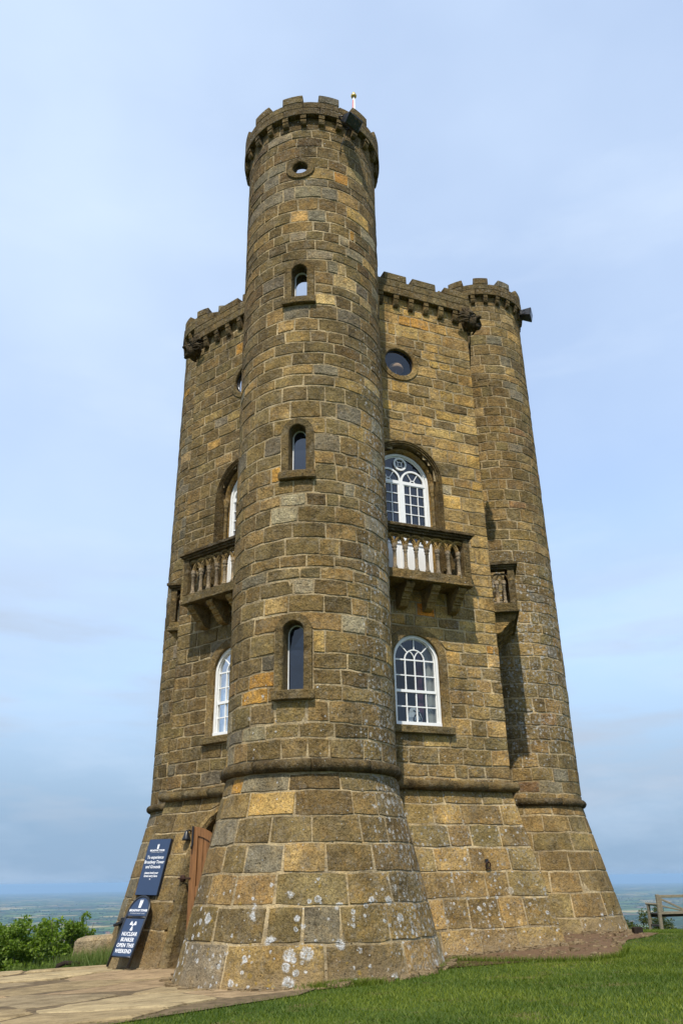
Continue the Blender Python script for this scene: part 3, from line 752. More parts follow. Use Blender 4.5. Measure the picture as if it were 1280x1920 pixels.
# --- stair turret windows: stone surround, sill, thin white frame, one pane
def turret_window(o, hood):
    kd, uc, R, z0, zs = o
    w = 0.123; hw = R-w
    win = partnode('window', tower)
    n, nz = 18, 3
    zb = z0+0.125
    cuts = [0, 2, 3+3, 3+9, 3+15, 22, 24] if False else [0, 3, 12, 21, 24]
    for a, b in zip(cuts[:-1], cuts[1:]):
        mb = sweep(T0, uc, hw, zb, zs, [(0.004, -0.27), (0.0, 0.016), (0.012, 0.024 + (0.012 if hood else 0)), (w-0.016, 0.022+(0.012 if hood else 0)), (w-0.004, 0.0), (w-0.004, -0.03)], n, nz, a, b)
        build(mb, 'jamb_stone' if a in (0, 21) else 'arch_stone', 'stone', win, **trim_attr(('brown', 'olive')[RNG.random() < .5], 0.18, 0.2), jitter=0.002)
    build(sbox(T0, uc-R-0.015, uc+R+0.015, z0+0.002, zb+0.004, -0.05, 0.075, 8), 'sill', 'stone', win, **trim_attr('brown', 0.22, 0.3), bevel=0.012)
    fr = sweep(T0, uc, hw-0.002, zb, zs, [(0, -0.18), (-0.014, -0.18), (-0.014, -0.21), (0, -0.21)], n, nz)
    fbox(T0, uc-hw, uc+hw, zb+0.002, zb+0.022, -0.21, -0.18, fr)
    build(fr, 'frame', 'white_paint', win)
    pts = arc_path(uc, hw-0.006, zb+0.02, zs, n, nz)
    mb = MB().add([T0.pt(u, z, -0.20) for u, z in pts], [tuple(range(len(pts)))])
    build(mb, 'pane', 'dark_glass', win, fix=False)
for i, o in enumerate(OPEN['T0'][:3]): turret_window(o, i == 0)
# round opening high in the stair turret
o = OPEN['T0'][3]; oc = partnode('oculus', tower)
for a, b in ((0, 10), (10, 20)):
    build(sweep(T0, o[1], 0.135, 0, o[3], [(0.0, -0.16), (0.0, 0.022), (0.015, 0.03), (0.105, 0.03), (0.122, 0.0), (0.122, -0.03)], 20, 1, a, b, ring=True), 'ring_stone', 'stone', oc, **trim_attr('brown'))
mb = MB(); mb.add([T0.pt(o[1]+0.137*math.cos(t*math.pi/12), o[3]+0.137*math.sin(t*math.pi/12), -0.06) for t in range(24)], [tuple(range(24))])
build(mb, 'pane', 'bright_glass', oc, fix=False)
# round windows in the two faces
for S in (FA, FF):
    o = OPEN[S.name][0]; oc = partnode('round_window', tower)
    for a, b in ((0, 8), (8, 16), (16, 24), (24, 32)):
        build(sweep(S, o[1], 0.295, 0, o[3], [(0.0, -0.14), (0.0, 0.012), (0.012, 0.022), (0.098, 0.022), (0.112, 0.0), (0.112, -0.03)], 32, 1, a, b, ring=True), 'ring_stone', 'stone', oc, **trim_attr('gold' if S is FA else 'olive', 0.15, 0.1))
    build(sweep(S, o[1], 0.294, 0, o[3], [(0, -0.04), (-0.022, -0.04), (-0.022, -0.07), (0, -0.07)], 32, 1, ring=True), 'frame', 'black_metal', oc)
    mb = MB(); mb.add([S.pt(o[1]+0.28*math.cos(t*math.pi/16), o[3]+0.28*math.sin(t*math.pi/16), -0.055) for t in range(32)], [tuple(range(32))])
    build(mb, 'pane', 'clear_glass', oc, fix=False)

def bar(S, p, q, w, d0, d1, mb):
    (u0, z0), (u1, z1) = p, q; du, dz = u1-u0, z1-z0; L = math.hypot(du, dz); nx, nz = -dz/L*w/2, du/L*w/2
    P = [(u0+nx, z0+nz), (u0-nx, z0-nz), (u1-nx, z1-nz), (u1+nx, z1+nz)]
    return mb.box8([S.pt(u, z, d0) for u, z in P]+[S.pt(u, z, d1) for u, z in P])
def arcbar(S, uc, zc, r, a0, a1, w, d0, d1, mb, n=10):
    V = []
    for i in range(n+1):
        t = a0+(a1-a0)*i/n; c, s_ = math.cos(t), math.sin(t)
        for rr, d in ((r-w/2, d0), (r-w/2, d1), (r+w/2, d1), (r+w/2, d0)): V.append(S.pt(uc+rr*c, zc+rr*s_, d))
    Fc = [(4*i+j, 4*i+(j+1) % 4, 4*i+4+(j+1) % 4, 4*i+4+j) for i in range(n) for j in range(4)]+[(3, 2, 1, 0), (4*n, 4*n+1, 4*n+2, 4*n+3)]
    return mb.add(V, Fc)
def pane(S, u0, u1, z0, z1, d, glassname, win):
    build(MB().add([S.pt(u0, z0, d), S.pt(u1, z0, d), S.pt(u1, z1, d), S.pt(u0, z1, d)], [(0, 1, 2, 3)]), 'pane', glassname, win, fix=False)
def sector(S, uc, zc, r0, r1, a0, a1, d, glassname, win, n=6):
    P = [S.pt(uc+r1*math.cos(a0+(a1-a0)*i/n), zc+r1*math.sin(a0+(a1-a0)*i/n), d) for i in range(n+1)]
    P += [S.pt(uc+r0*math.cos(a1+(a0-a1)*i/n), zc+r0*math.sin(a1+(a0-a1)*i/n), d) for i in range(n+1)] if r0 > 0 else [S.pt(uc, zc, d)]
    build(MB().add(P, [tuple(range(len(P)))]), 'pane', glassname, win, fix=False)

# --- ground-floor sash windows
def sash_window(S, o, tone):
    kd, uc, R, z0, zs = o; hw = 0.405; w = R-hw; zb = z0+0.115
    win = partnode('sash_window', tower)
    cuts = [0, 1, 2, 3, 8, 12, 16, 21, 22, 23, 24]
    for a, b in zip(cuts[:-1], cuts[1:]):
        build(sweep(S, uc, hw, zb, zs, [(0.004, -0.16), (0.0, 0.006), (0.01, 0.012), (w-0.014, 0.010), (w-0.004, -0.004), (w-0.004, -0.03)], 18, 3, a, b), 'jamb_stone' if (b <= 3 or a >= 21) else 'arch_stone', 'stone', win, **trim_attr(RNG.choice(tone), 0.25, 0.2), jitter=0.003)
    build(fbox(S, uc-R-0.03, uc+R+0.03, z0, zb+0.004, -0.1, 0.075), 'sill', 'stone', win, **trim_attr('olive', 0.2, 0.3), bevel=0.012)
    h = hw-0.003
    fr = sweep(S, uc, h, zb, zs, [(0, -0.045), (-0.048, -0.045), (-0.048, -0.075), (-0.062, -0.075), (-0.062, -0.13), (0, -0.13)], 24, 1)
    fbox(S, uc-h, uc+h, zb+0.006, zb+0.07, -0.13, -0.035, fr)
    build(fr, 'frame', 'white_paint', win)
    zt = zs; zi0 = zb+0.07; iw = h-0.06; mid = zi0+(zt-zi0)*0.49
    bars = MB()
    for k in (-1, 0, 1):
        bar(S, (uc+k*iw/2, zi0), (uc+k*iw/2, zt), 0.019, -0.105, -0.075, bars)
    for fz in (0.5,):
        for a, b in ((zi0, mid), (mid, zt)): bar(S, (uc-iw, a+(b-a)*fz), (uc+iw, a+(b-a)*fz), 0.018, -0.102, -0.078, bars)
    bar(S, (uc-iw, zt), (uc+iw, zt), 0.022, -0.104, -0.074, bars)
    r1 = iw/2
    arcbar(S, uc, zt, r1, 0, math.pi, 0.018, -0.103, -0.077, bars, 16)
    for t in (45, 90, 135): bar(S, (uc+r1*math.cos(math.radians(t)), zt+r1*math.sin(math.radians(t))), (uc+iw*math.cos(math.radians(t)), zt+iw*math.sin(math.radians(t))), 0.016, -0.101, -0.079, bars)
    arcbar(S, uc-r1, zt, r1, 0, math.radians(60), 0.014, -0.1005, -0.0795, bars, 6); arcbar(S, uc+r1, zt, r1, math.radians(120), math.pi, 0.014, -0.1, -0.0798, bars, 6)
    build(bars, 'glazing_bar', 'white_paint', win)
    mr = MB(); bar(S, (uc-iw, mid), (uc+iw, mid), 0.042, -0.118, -0.062, mr); build(mr, 'meeting_rail', 'white_paint', win)
    for c in range(4):
        for a, b in ((zi0, mid), (mid, zt)):
            for k in (0, 1):
                pane(S, uc-iw+c*iw/2+.008, uc-iw+(c+1)*iw/2-.008, a+(b-a)*k/2+.008, a+(b-a)*(k+1)/2-.008, -0.092, 'clear_glass', win)
    for k in range(4): sector(S, uc, zt, r1+.004, iw, math.radians(45*k+1), math.radians(45*k+44), -0.092, 'clear_glass', win)
    sector(S, uc, zt, 0, r1-.004, 0, math.pi, -0.092, 'clear_glass', win, 10)
    return uc, zb, zs
sash_window(FA, OPEN['A'][2], ('buff', 'gold', 'olive', 'buff')); sash_window(FF, OPEN['F'][2], ('buff', 'olive', 'buff'))

# --- first-floor arched balcony windows: moulded arch, colonnettes, tracery
def balcony_window(S, o, tone):
    kd, uc, R, z0, zs = o; z0 = 6.12; hw = 0.54
    win = partnode('balcony_window', tower)
    prof = [(0.175, -0.03), (0.175, 0.035), (0.165, 0.055), (0.150, 0.055), (0.142, 0.030), (0.132, 0.046), (0.120, 0.046), (0.112, 0.018), (0.100, 0.030), (0.088, 0.028), (0.078, -0.005), (0.072, -0.13), (0.10, -0.15)]
    cuts = [0, 2, 4, 9, 13, 17, 22, 24, 26]
    for a, b in zip(cuts[:-1], cuts[1:]):
        build(sweep(S, uc, hw, z0, zs, prof, 18, 4, a, b), 'arch_moulding' if 4 <= a < 22 else 'jamb_moulding', 'stone', win, **trim_attr('brown' if S is FA else 'dbrown', 0.12, 0.5), jitter=0.0015)
    for a, b in ((4, 10), (10, 16), (16, 22)):
        build(sweep(S, uc, hw, z0, zs, [(0.072, -0.13), (0.060, -0.085), (0.038, -0.075), (0.018, -0.09), (0.006, -0.13), (0.0, -0.26), (0.06, -0.26)], 18, 4, a, b), 'inner_arch', 'stone', win, **trim_attr(tone, 0.1, 0.1))
    for sg in (-1, 1): build(fbox(S, uc+sg*(hw+0.0), uc+sg*(hw+0.073), z0, zs-0.002, -0.27, -0.155), 'reveal', 'stone', win, **trim_attr(tone, 0.1, 0.15))
    for sg in (-1, 1):
        x = spt(S, uc+sg*(hw+0.036), 7, -0.105); x.z = 0
        build(MB().lathe(x, [(0.036, 6.12), (0.036, 6.20), (0.031, 6.22), (0.031, 7.80), (0.036, 7.81), (0.036, 7.825), (0.031, 7.84), (0.034, 7.87), (0.046, 7.90), (0.046, 7.915), (0.038, 7.93), (0.052, 7.98), (0.054, 8.045), (0.036, 8.05)], 12), 'colonnette', 'stone', win, **trim_attr('buff', 0.1, 0.0))
    h = hw-0.003
    fr = sweep(S, uc, h, z0, zs, [(0, -0.17), (-0.045, -0.17), (-0.045, -0.195), (-0.066, -0.195), (-0.066, -0.245), (0, -0.245)], 28, 1)
    build(fr, 'frame', 'white_paint', win)
    iw = h-0.064; zt = zs-0.03
    tr = MB()
    bar(S, (uc, z0), (uc, zt+0.02), 0.075, -0.225, -0.175, tr); bar(S, (uc-iw, zt), (uc+iw, zt), 0.06, -0.222, -0.178, tr)
    rl = iw/2-0.004
    for sg in (-1, 1):
        arcbar(S, uc+sg*iw/2, zt+0.03, rl-0.012, 0, math.pi, 0.034, -0.221, -0.180, tr, 14)
        arcbar(S, uc+sg*iw/2, zt+0.03, 0.045, 0, math.pi, 0.014, -0.215, -0.190, tr, 8)
        for t in (60, 120): bar(S, (uc+sg*iw/2+0.05*math.cos(math.radians(t)), zt+.03+0.05*math.sin(math.radians(t))), (uc+sg*iw/2+(rl-.02)*math.cos(math.radians(t)), zt+.03+(rl-.02)*math.sin(math.radians(t))), 0.013, -0.214, -0.191, tr)
    cr = 0.120; cz = zs+iw-cr-0.012
    arcbar(S, uc, cz, cr-0.008, 0, 2*math.pi, 0.034, -0.223, -0.176, tr, 24)
    for k in range(4):
        a = math.pi/4+k*math.pi/2; p = (uc+0.052*math.cos(a), cz+0.052*math.sin(a)); a2 = a+math.pi/2; q = (uc+0.052*math.cos(a2), cz+0.052*math.sin(a2))
        bar(S, p, q, 0.012, -0.213, -0.192, tr); bar(S, p, (uc+0.105*math.cos(a), cz+0.105*math.sin(a)), 0.012, -0.212, -0.193, tr)
    build(tr, 'tracery', 'white_paint', win)
    dz0 = 6.86; bars = MB(); pan = MB()
    for sg in (-1, 1):
        a, b = (uc+0.036, uc+iw) if sg > 0 else (uc-iw, uc-0.036)
        fbox(S, a, b, z0, dz0, -0.235, -0.205, pan)
        fbox(S, a+.05, b-.05, z0+.10, dz0-.08, -0.206, -0.195, pan)
        for f in (0, 1): bar(S, (a+(b-a)*f+(.014 if f == 0 else -.014), dz0), (a+(b-a)*f+(.014 if f == 0 else -.014), zt-.03), 0.028, -0.224, -0.186, bars)
        for k in (1, 2): bar(S, (a+(b-a)*k/3, dz0), (a+(b-a)*k/3, zt-.03), 0.015, -0.217, -0.189, bars)
        rows = 6
        for k in range(rows+1): bar(S, (a, dz0+(zt-.03-dz0)*k/rows), (b, dz0+(zt-.03-dz0)*k/rows), 0.016 if 0 < k < rows else 0.03, -0.219, -0.187, bars)
        for c in range(3):
            for k in range(rows): pane(S, a+(b-a)*c/3+.006, a+(b-a)*(c+1)/3-.006, dz0+(zt-.03-dz0)*k/rows+.006, dz0+(zt-.03-dz0)*(k+1)/rows-.006, -0.205, 'dark_glass', win)
    build(bars, 'glazing_bar', 'white_paint', win)
    build(pan, 'door_panel', 'white_paint', win)
    sector(S, uc, zt+0.02, 0, iw+0.03, 0.02, math.pi-0.02, -0.206, 'dark_glass', win, 20)
balcony_window(FA, OPEN['A'][1], 'ochre2'); balcony_window(FF, OPEN['F'][1], 'ochre2')

# --- balconies
def balcony(S, uc, dark):
    bal = partnode('balcony', tower)
    tn = 'dbrown' if dark else 'brown'
    hw = 0.875; a, b = uc-hw, uc+hw
    build(fbox(S, a, b, 5.985, 6.12, -0.02, 0.46), 'slab', 'stone', bal, **trim_attr('buff' if not dark else 'olive', 0.3, 0.15), bevel=0.008)
    build(fbox(S, a-0.02, b+0.02, 5.95, 5.983, -0.02, 0.49), 'slab_edge', 'stone', bal, **trim_attr('buff' if not dark else 'olive', 0.2, 0.3), bevel=0.006)
    for k in (-.705, -.235, .235, .705):
        prof = [(0, 5.948), (.40, 5.948), (.425, 5.925), (.42, 5.885), (.385, 5.850), (.345, 5.835), (.335, 5.818), (.335, 5.795), (.31, 5.790), (.28, 5.765), (.26, 5.735), (.235, 5.725), (.235, 5.70), (.20, 5.695), (.185, 5.655), (.15, 5.615), (.10, 5.595), (0, 5.585)]
        V = [S.pt(uc+k-.072, z, d) for d, z in prof]+[S.pt(uc+k+.072, z, d) for d, z in prof]; n = len(prof)
        mb = MB().add(V, [tuple(range(n)), tuple(range(2*n-1, n-1, -1))]+[(i, (i+1) % n, n+(i+1) % n, n+i) for i in range(n)])
        build(mb, 'bracket', 'stone', bal, **trim_attr('gold', 0.12, 0.15), jitter=0.002)
    for (u, d) in ((a+.06, .405), (b-.06, .405)):
        mb = fbox(S, u-.06, u+.06, 6.122, 6.76, d-.06, d+.06); fbox(S, u-.035, u+.035, 6.20, 6.70, d+.06, d+.066, mb)
        build(mb, 'corner_post', 'stone', bal, **trim_attr(tn, 0.2, 0.2), bevel=0.006)
    for u in (a+.06, b-.06): build(fbox(S, u-.055, u+.055, 6.122, 6.76, -0.01, .05), 'wall_post', 'stone', bal, **trim_attr(tn, 0.2, 0.3), bevel=0.006)
    for i, (z0, z1, d1, e) in enumerate(((6.762, 6.80, .475, 0.012), (6.80, 6.838, .505, .04), (6.838, 6.885, .54, .075))):
        mb = MB(); ww = .14+e
        fbox(S, a-e, b+e, z0, z1, d1-.15-e*.6, d1, mb); fbox(S, a-e, a+ww-e, z0, z1, -.02, d1-.15-e*.6, mb); fbox(S, b-ww+e, b+e, z0, z1, -.02, d1-.15-e*.6, mb)
        build(mb, 'handrail', 'stone', bal, **trim_attr('dbrown', 0.25, 0.75), jitter=0.002)
    prof = [(0.046, 6.122), (0.046, 6.145), (0.038, 6.155), (0.040, 6.165), (0.030, 6.18), (0.028, 6.43), (0.036, 6.44), (0.036, 6.452), (0.030, 6.462), (0.034, 6.475), (0.046, 6.495), (0.046, 6.51), (0.040, 6.52), (0.046, 6.54), (0.034, 6.56)]
    sp = 0.195; us = [uc+(k-3.5)*sp for k in range(8)]; d = .405
    pos = [(u, d) for u in us]+[(u_, d_) for u_ in (a+.06, b-.06) for d_ in (.135, .265)]
    for (u, dd) in pos:
        x = spt(S, u, 6, dd); x.z = 0
        build(MB().lathe(x, prof, 10), 'baluster', 'stone', bal, tone=(lambda v: (0.36*v, 0.295*v, 0.215*v))(RNG.uniform(.85, 1.15)), wear=(0.3, 0, 0.1, RNG.random()))
    us2 = [us[0]-sp]+us+[us[-1]+sp]
    for i in range(len(us2)-2):
        dk = 0.004*(i % 2)
        mb = MB(); r = sp-0.012
        arcbar(S, us2[i+1], 6.545, r, 0.0, math.pi, 0.030, d-.028+dk, d+.030+dk, mb, 14)
        arcbar(S, us2[i+1], 6.545, r-.026, 0.0, math.pi, 0.020, d-.016+dk, d+.014+dk, mb, 12)
        build(mb, 'interlaced_arch', 'stone', bal, **trim_attr('ochre2' if not dark else 'gold', 0.15, 0.15))
    mb = MB(); fbox(S, a+.12, b-.12, 6.742, 6.762, d-.02, d+.02, mb); build(mb, 'rail_bed', 'stone', bal, **trim_attr(tn))
    for u in (a+.06, b-.06):      # interlaced arches on each short return
        for da, db in ((.04, .27), (.13, .36)):
            x0 = spt(S, u, 6, da); x1 = spt(S, u, 6, db); pts = []
            for i in range(11):
                t_ = math.pi*i/10; p = x0.lerp(x1, .5-.5*math.cos(t_)); pts.append((p.x, p.y, 6.545+.15*math.sin(t_)))
            build(MB().tube(pts, 0.018, 6), 'interlaced_arch', 'stone', bal, **trim_attr(tn))
balcony(FA, 1.675, False); balcony(FF, 1.765, True); balcony(FB, 1.61, True); balcony(FE, 1.61, True)

# --- roll mouldings
def roll_cyl(S, z, ov, rad, u0, u1, n):
    for i in range(n):
        a = u0+(u1-u0)*i/n+.004; b = u0+(u1-u0)*(i+1)/n-.004; mb = MB()
        pts = [S.pt(a+(b-a)*k/7, z, ov) for k in range(8)]
        mb.tube(pts, rad, 12); build(mb, 'string_course', 'stone', tower, **trim_attr('dbrown', 0.25, 0.8), jitter=0.003)
roll_cyl(T0, 2.92, 0.008, 0.078, -2.3, 2.3, 6)
roll_cyl(T2, 2.85, 0.012, 0.068, -2.1, 2.2, 5); roll_cyl(T4, 2.95, 0.012, 0.068, -2.3, 1.2, 4)
for S, tn in ((FA, 'brown'), (FF, 'olive')):
    us = [0.7, 1.4, 2.15, 2.75, S.L+0.055]
    for i, (a, b) in enumerate(zip(us[:-1], us[1:])):
        mb = MB(); last = i == len(us)-2
        pts = [spt(S, a+.004, 2.885, 0.035), spt(S, (a+b)/2, 2.885, 0.035), spt(S, b-.004, 2.885, 0.035)]; rd = [.072]*3
        if last: pts += [spt(S, b+.025, 2.885, .03), spt(S, b+.045, 2.885, .02)]; rd += [.062, .035]
        mb.tube(pts, rd, 12); build(mb, 'string_course', 'stone', tower, **trim_attr(tn, 0.2, 0.4), jitter=0.002)
for S in (FB, FE):
    mb = MB(); mb.tube([S.pt(0.02, 2.885, .03), S.pt(1.2, 2.885, .03), S.pt(2.6, 2.885, .03)], .07, 12); build(mb, 'string_course', 'stone', tower, **trim_attr('dbrown', 0.2, 0.5))

# --- battlements
def ring_battlement(S, zu, off0, nm, ncorb, cphase):
    par = partnode('battlement', tower)
    for k in range(ncorb):
        u = cphase*math.pi/180*S.ur+k*2*math.pi*S.ur/ncorb; hwid = 0.047
        mb = sbox(S, u-hwid, u+hwid, zu-0.085, zu, -0.03, 0.098, 1)
        prof = [(-.03, zu-.087), (.078, zu-.087), (.088, zu-.11), (.084, zu-.15), (.062, zu-.19), (.035, zu-.205), (-.03, zu-.21)]; n = len(prof)
        V = [S.pt(u-hwid, z, d) for d, z in prof]+[S.pt(u+hwid, z, d) for d, z in prof]
        mb.add(V, [tuple(range(n)), tuple(range(2*n-1, n-1, -1))]+[(i, (i+1) % n, n+(i+1) % n, n+i) for i in range(n)])
        build(mb, 'corbel', 'stone', par, **trim_attr('brown', 0.15, 0.5), jitter=0.003)
    per = 2*math.pi*S.ur/nm; u0 = off0*math.pi/180*S.ur
    for k in range(nm):
        c = u0+k*per
        for (z0, z1, sh, o) in ((zu+.002, zu+.165, .25, 0.0), (zu+.169, zu+.315, -.22, .004)):
            a = c-per/2+per*sh
            build(sbox(S, a+.004, a+per-.004, z0, z1, -0.10, 0.112-o, 5), 'parapet_stone', 'stone', par, **trim_attr(RNG.choice(['brown', 'brown', 'olive', 'dbrown']), 0.35, 0.45), bevel=0.009)
        w = per*0.285
        build(sbox(S, c-w, c+w, zu+.318, zu+.505, -0.095, 0.108, 4), 'merlon', 'stone', par, **trim_attr('gray' if k == 1 else RNG.choice(['brown', 'brown', 'olive', 'dbrown']), 0.42, 0.4), bevel=0.014)
ring_battlement(T0, 14.26, -16.2, 12, 24, -7.2)
ring_battlement(T2, 14.335, -1.0, 12, 24, -12.0)
ring_battlement(T4, 14.335, -31.0, 12, 24, -8.0)
def face_battlement(S):
    par = partnode('battlement', tower); z = 11.99; e = 0.577
    u = 0.65
    while u < S.L-.12:
        mb = fbox(S, u-.05, u+.05, z-.085, z, -.03, .10)
        prof = [(-.03, z-.087), (.08, z-.087), (.09, z-.11), (.086, z-.16), (.062, z-.22), (.04, z-.25), (-.03, z-.26)]; n = len(prof)
        V = [S.pt(u-.05, zz, d) for d, zz in prof]+[S.pt(u+.05, zz, d) for d, zz in prof]
        mb.add(V, [tuple(range(n)), tuple(range(2*n-1, n-1, -1))]+[(i, (i+1) % n, n+(i+1) % n, n+i) for i in range(n)])
        build(mb, 'corbel', 'stone', par, **trim_attr('brown' if S is FA else 'dbrown', .15, .4), jitter=.003)
        u += .327
    def blk(a, b, z0, z1, d0, d1, name, tn, bevel=.01):
        ea = 0; eb = e if b > S.L-.02 else 0
        p = [S.pt(a, z0, d0), S.pt(b+eb*d0, z0, d0), S.pt(b+eb*d1, z0, d1), S.pt(a, z0, d1)]
        p += [(x, y, z1) for x, y, _ in p]
        build(MB().box8(p), name, 'stone', par, **trim_attr(tn, .35, .4), bevel=bevel)
    for row, (z0, z1, us) in enumerate(((z+.002, z+.175, [.55, 1.2, 1.75, 2.3, 2.75, S.L]), (z+.178, z+.345, [.55, .95, 1.5, 2.02, 2.6, S.L]))):
        for a, b in zip(us[:-1], us[1:]): blk(a+.003, b-(.003 if b < S.L else 0), z0, z1, -.17, .115-.004*row, 'parapet_stone', RNG.choice(['brown', 'buff', 'olive'] if S is FA else ['brown', 'olive', 'dbrown']))
    for a, b in ((.72, 1.20), (1.38, 1.87), (2.0, 2.52), (2.72, S.L)): blk(a, b, z+.348, z+.52, -.165, .108, 'merlon', RNG.choice(['brown', 'olive'] if S is FA else ['brown', 'dbrown']), .014)
for S in (FA, FF, FB, FE): face_battlement(S)

# --- lion-head gargoyles on the two corners
def gargoyle(k):
    g = partnode('gargoyle', tower); b = cdir(k); C = CORN[k]; r = random.Random(k)
    X = Vector((b.x, b.y, -0.30)).normalized(); Yv = Vector((-b.y, b.x, 0)); Z = X.cross(Yv); o = Vector((C.x, C.y, 11.80))
    P = lambda x, y, z: o+X*x*.60+Yv*y*.92+Z*z*.92
    ring = [(-.06, .13), (.06, .175), (.17, .20), (.26, .19), (.33, .155), (.40, .14), (.47, .145), (.50, .128), (.47, .088), (.38, .06), (.34, .01)]
    mb = MB(); n = 16; V = []
    for i, (x, rr) in enumerate(ring):
        for j in range(n):
            t = 2*math.pi*j/n; k2 = 1+.10*math.sin(3*t+i)+r.uniform(-.05, .05); sag = -.03*max(0, x-.25)/.2
            V.append(P(x+r.uniform(-.01, .01)-(.03*math.sin(t) if x > .4 else 0), rr*k2*math.cos(t)*.95, rr*k2*math.sin(t)*1.05+sag))
    N = len(ring); mb.add(V, [(i*n+j, i*n+(j+1) % n, (i+1)*n+(j+1) % n, (i+1)*n+j) for i in range(N-1) for j in range(n)], True)
    at = dict(tone=(0.10, 0.076, 0.045), wear=(0.1, 0, 0.85, .3))
    build(mb, 'lion_head', 'stone', g, **at)
    for j in range(18):
        t = math.pi*(-0.15+1.3*j/17); pts = []; rr0 = .17; wv = r.uniform(0, 6)
        for s_ in range(7):
            f = s_/6; rr = rr0+.16*f; tt = t+.22*math.sin(4*f+wv)*f
            pts.append(P(.27-.27*f, rr*math.cos(tt)*1.05, rr*math.sin(tt)+.02))
        build(MB().tube(pts, [.030*(1-.55*i/6)+.004 for i in range(7)], 6), 'mane_lock', 'stone', g, **at)
    for sg in (-1, 1):
        build(MB().lathe(P(.24, sg*.15, .15), [(.02, -.03), (.05, 0), (.045, .03), (.01, .06)], 8, ax=P(0, sg*.4, .8)-o), 'ear', 'stone', g, **at)
        build(MB().tube([P(.33, sg*.13, .06), P(.38, sg*.09, .11), P(.42, sg*.03, .10)], [.02, .028, .02], 6), 'brow', 'stone', g, **at)
        build(MB().lathe(P(.395, sg*.075, .075), [(.004, -.02), (.022, -.01), (.022, .01), (.004, .02)], 8), 'eye', 'stone', g, **at)
    build(MB().tube([P(.36, 0, .115), P(.45, 0, .125), P(.53, 0, .10)], [.03, .035, .03], 8), 'nose', 'stone', g, **at)
    build(MB().lathe(P(.44, 0, -.11), [(.02, -.06), (.09, -.02), (.095, .02), (.03, .05)], 10, ax=X*.6+Z*.8), 'jaw', 'stone', g, **at)
    build(MB().box(P(-.02, 0, -.22), (.06, .06, .10), Matrix((X, Yv, Z)).transposed()), 'support', 'stone', g, **at, bevel=.015)
gargoyle(1); gargoyle(5)

# --- entrance: stone arch, dark inner door, open oak leaf
ent = partnode('entrance', tower)
kd, uc, R, z0, zs = OPEN['F'][3]
w = .13; hw = R-w; cuts = [0, 1, 2, 3, 4, 7, 10, 13, 16, 19, 22, 23, 24, 25, 26]
for a, b in zip(cuts[:-1], cuts[1:]):
    mb = sweep(FF, uc, hw, .45, zs, [(0.004, -.34), (0, -.04), (.03, -.005), (.045, .012), (w-.012, .012), (w-.004, -.03)], 18, 4, a, b)
    build(mb, 'jamb_stone' if (b <= 4 or a >= 22) else 'arch_stone', 'stone', ent, **trim_attr('buff' if 4 < b < 23 else 'olive', .2, .15), jitter=.003)
pts = arc_path(uc, hw+.02, .45, zs, 18, 4)
build(MB().add([FF.pt(u, z, -.30-.255*max(0, 2.8-z)*0.9) for u, z in pts], [tuple(range(len(pts)))], tone=None), 'inner_door', 'dark_oak', ent, fix=False)
door = partnode('door', tower)
E0 = spt(FF, 1.985, 2.9, .50); H0 = spt(FF, 1.33, 2.9, .22)
dx = (H0-E0); dx.z = 0; DW = dx.length; dx.normalize(); dn = Vector((dx.y, -dx.x, 0))
if dn.y > 0: dn = -dn
def dpt(s, z, d): return Vector((E0.x, E0.y, 0))+dx*s+dn*d+Vector((0, 0, z))
ztop = lambda s: 1.89+math.sqrt(max(0.02, .48**2-s*s*0.9))
def dbox(s0, s1, za, zb, d0, d1):
    mb = MB()
    return mb.box8([dpt(s0, za(s0), d0), dpt(s1, za(s1), d0), dpt(s1, za(s1), d1), dpt(s0, za(s0), d1), dpt(s0, zb(s0), d0), dpt(s1, zb(s1), d0), dpt(s1, zb(s1), d1), dpt(s0, zb(s0), d1)])
cst = lambda v: (lambda s: v)
build(dbox(0, .105, cst(.60), ztop, -.03, .03), 'stile', 'oak_door', door, bevel=.004)
build(dbox(DW-.1, DW, cst(.60), ztop, -.03, .03), 'stile', 'oak_door', door, bevel=.004)
n = 6
mb = MB()
for i in range(n):
    s0, s1 = .106+(DW-.207)*i/n, .106+(DW-.207)*(i+1)/n
    q = dbox(s0, s1, lambda s: ztop(s)-.12, ztop, -.029, .029); mb.add(q.v, q.f)
build(mb, 'top_rail', 'oak_door', door)
for za, zb in ((.60, .80), (1.42, 1.56)): build(dbox(.106, DW-.101, cst(za), cst(zb), -.029, .029), 'rail', 'oak_door', door, bevel=.004)
k = 6
for i in range(k):
    s0, s1 = .106+(DW-.207)*i/k+.002, .106+(DW-.207)*(i+1)/k-.002
    build(dbox(s0, s1, cst(1.55), lambda s: ztop(s)-.11, -.012, .010), 'plank', 'oak_door', door, bevel=.003)
    build(dbox(s0, s1, cst(.79), cst(1.43), -.012, .010), 'plank', 'oak_door', door, bevel=.003)
mb = MB(); mb.box(dpt(.03, 2.24, .05), (.012, .012, .13)); mb.tube([dpt(.03, 2.12, .06), dpt(.03, 2.10, .08), dpt(.03, 2.06, .07)], .012, 6)
build(mb, 'bolt', 'black_metal', door)
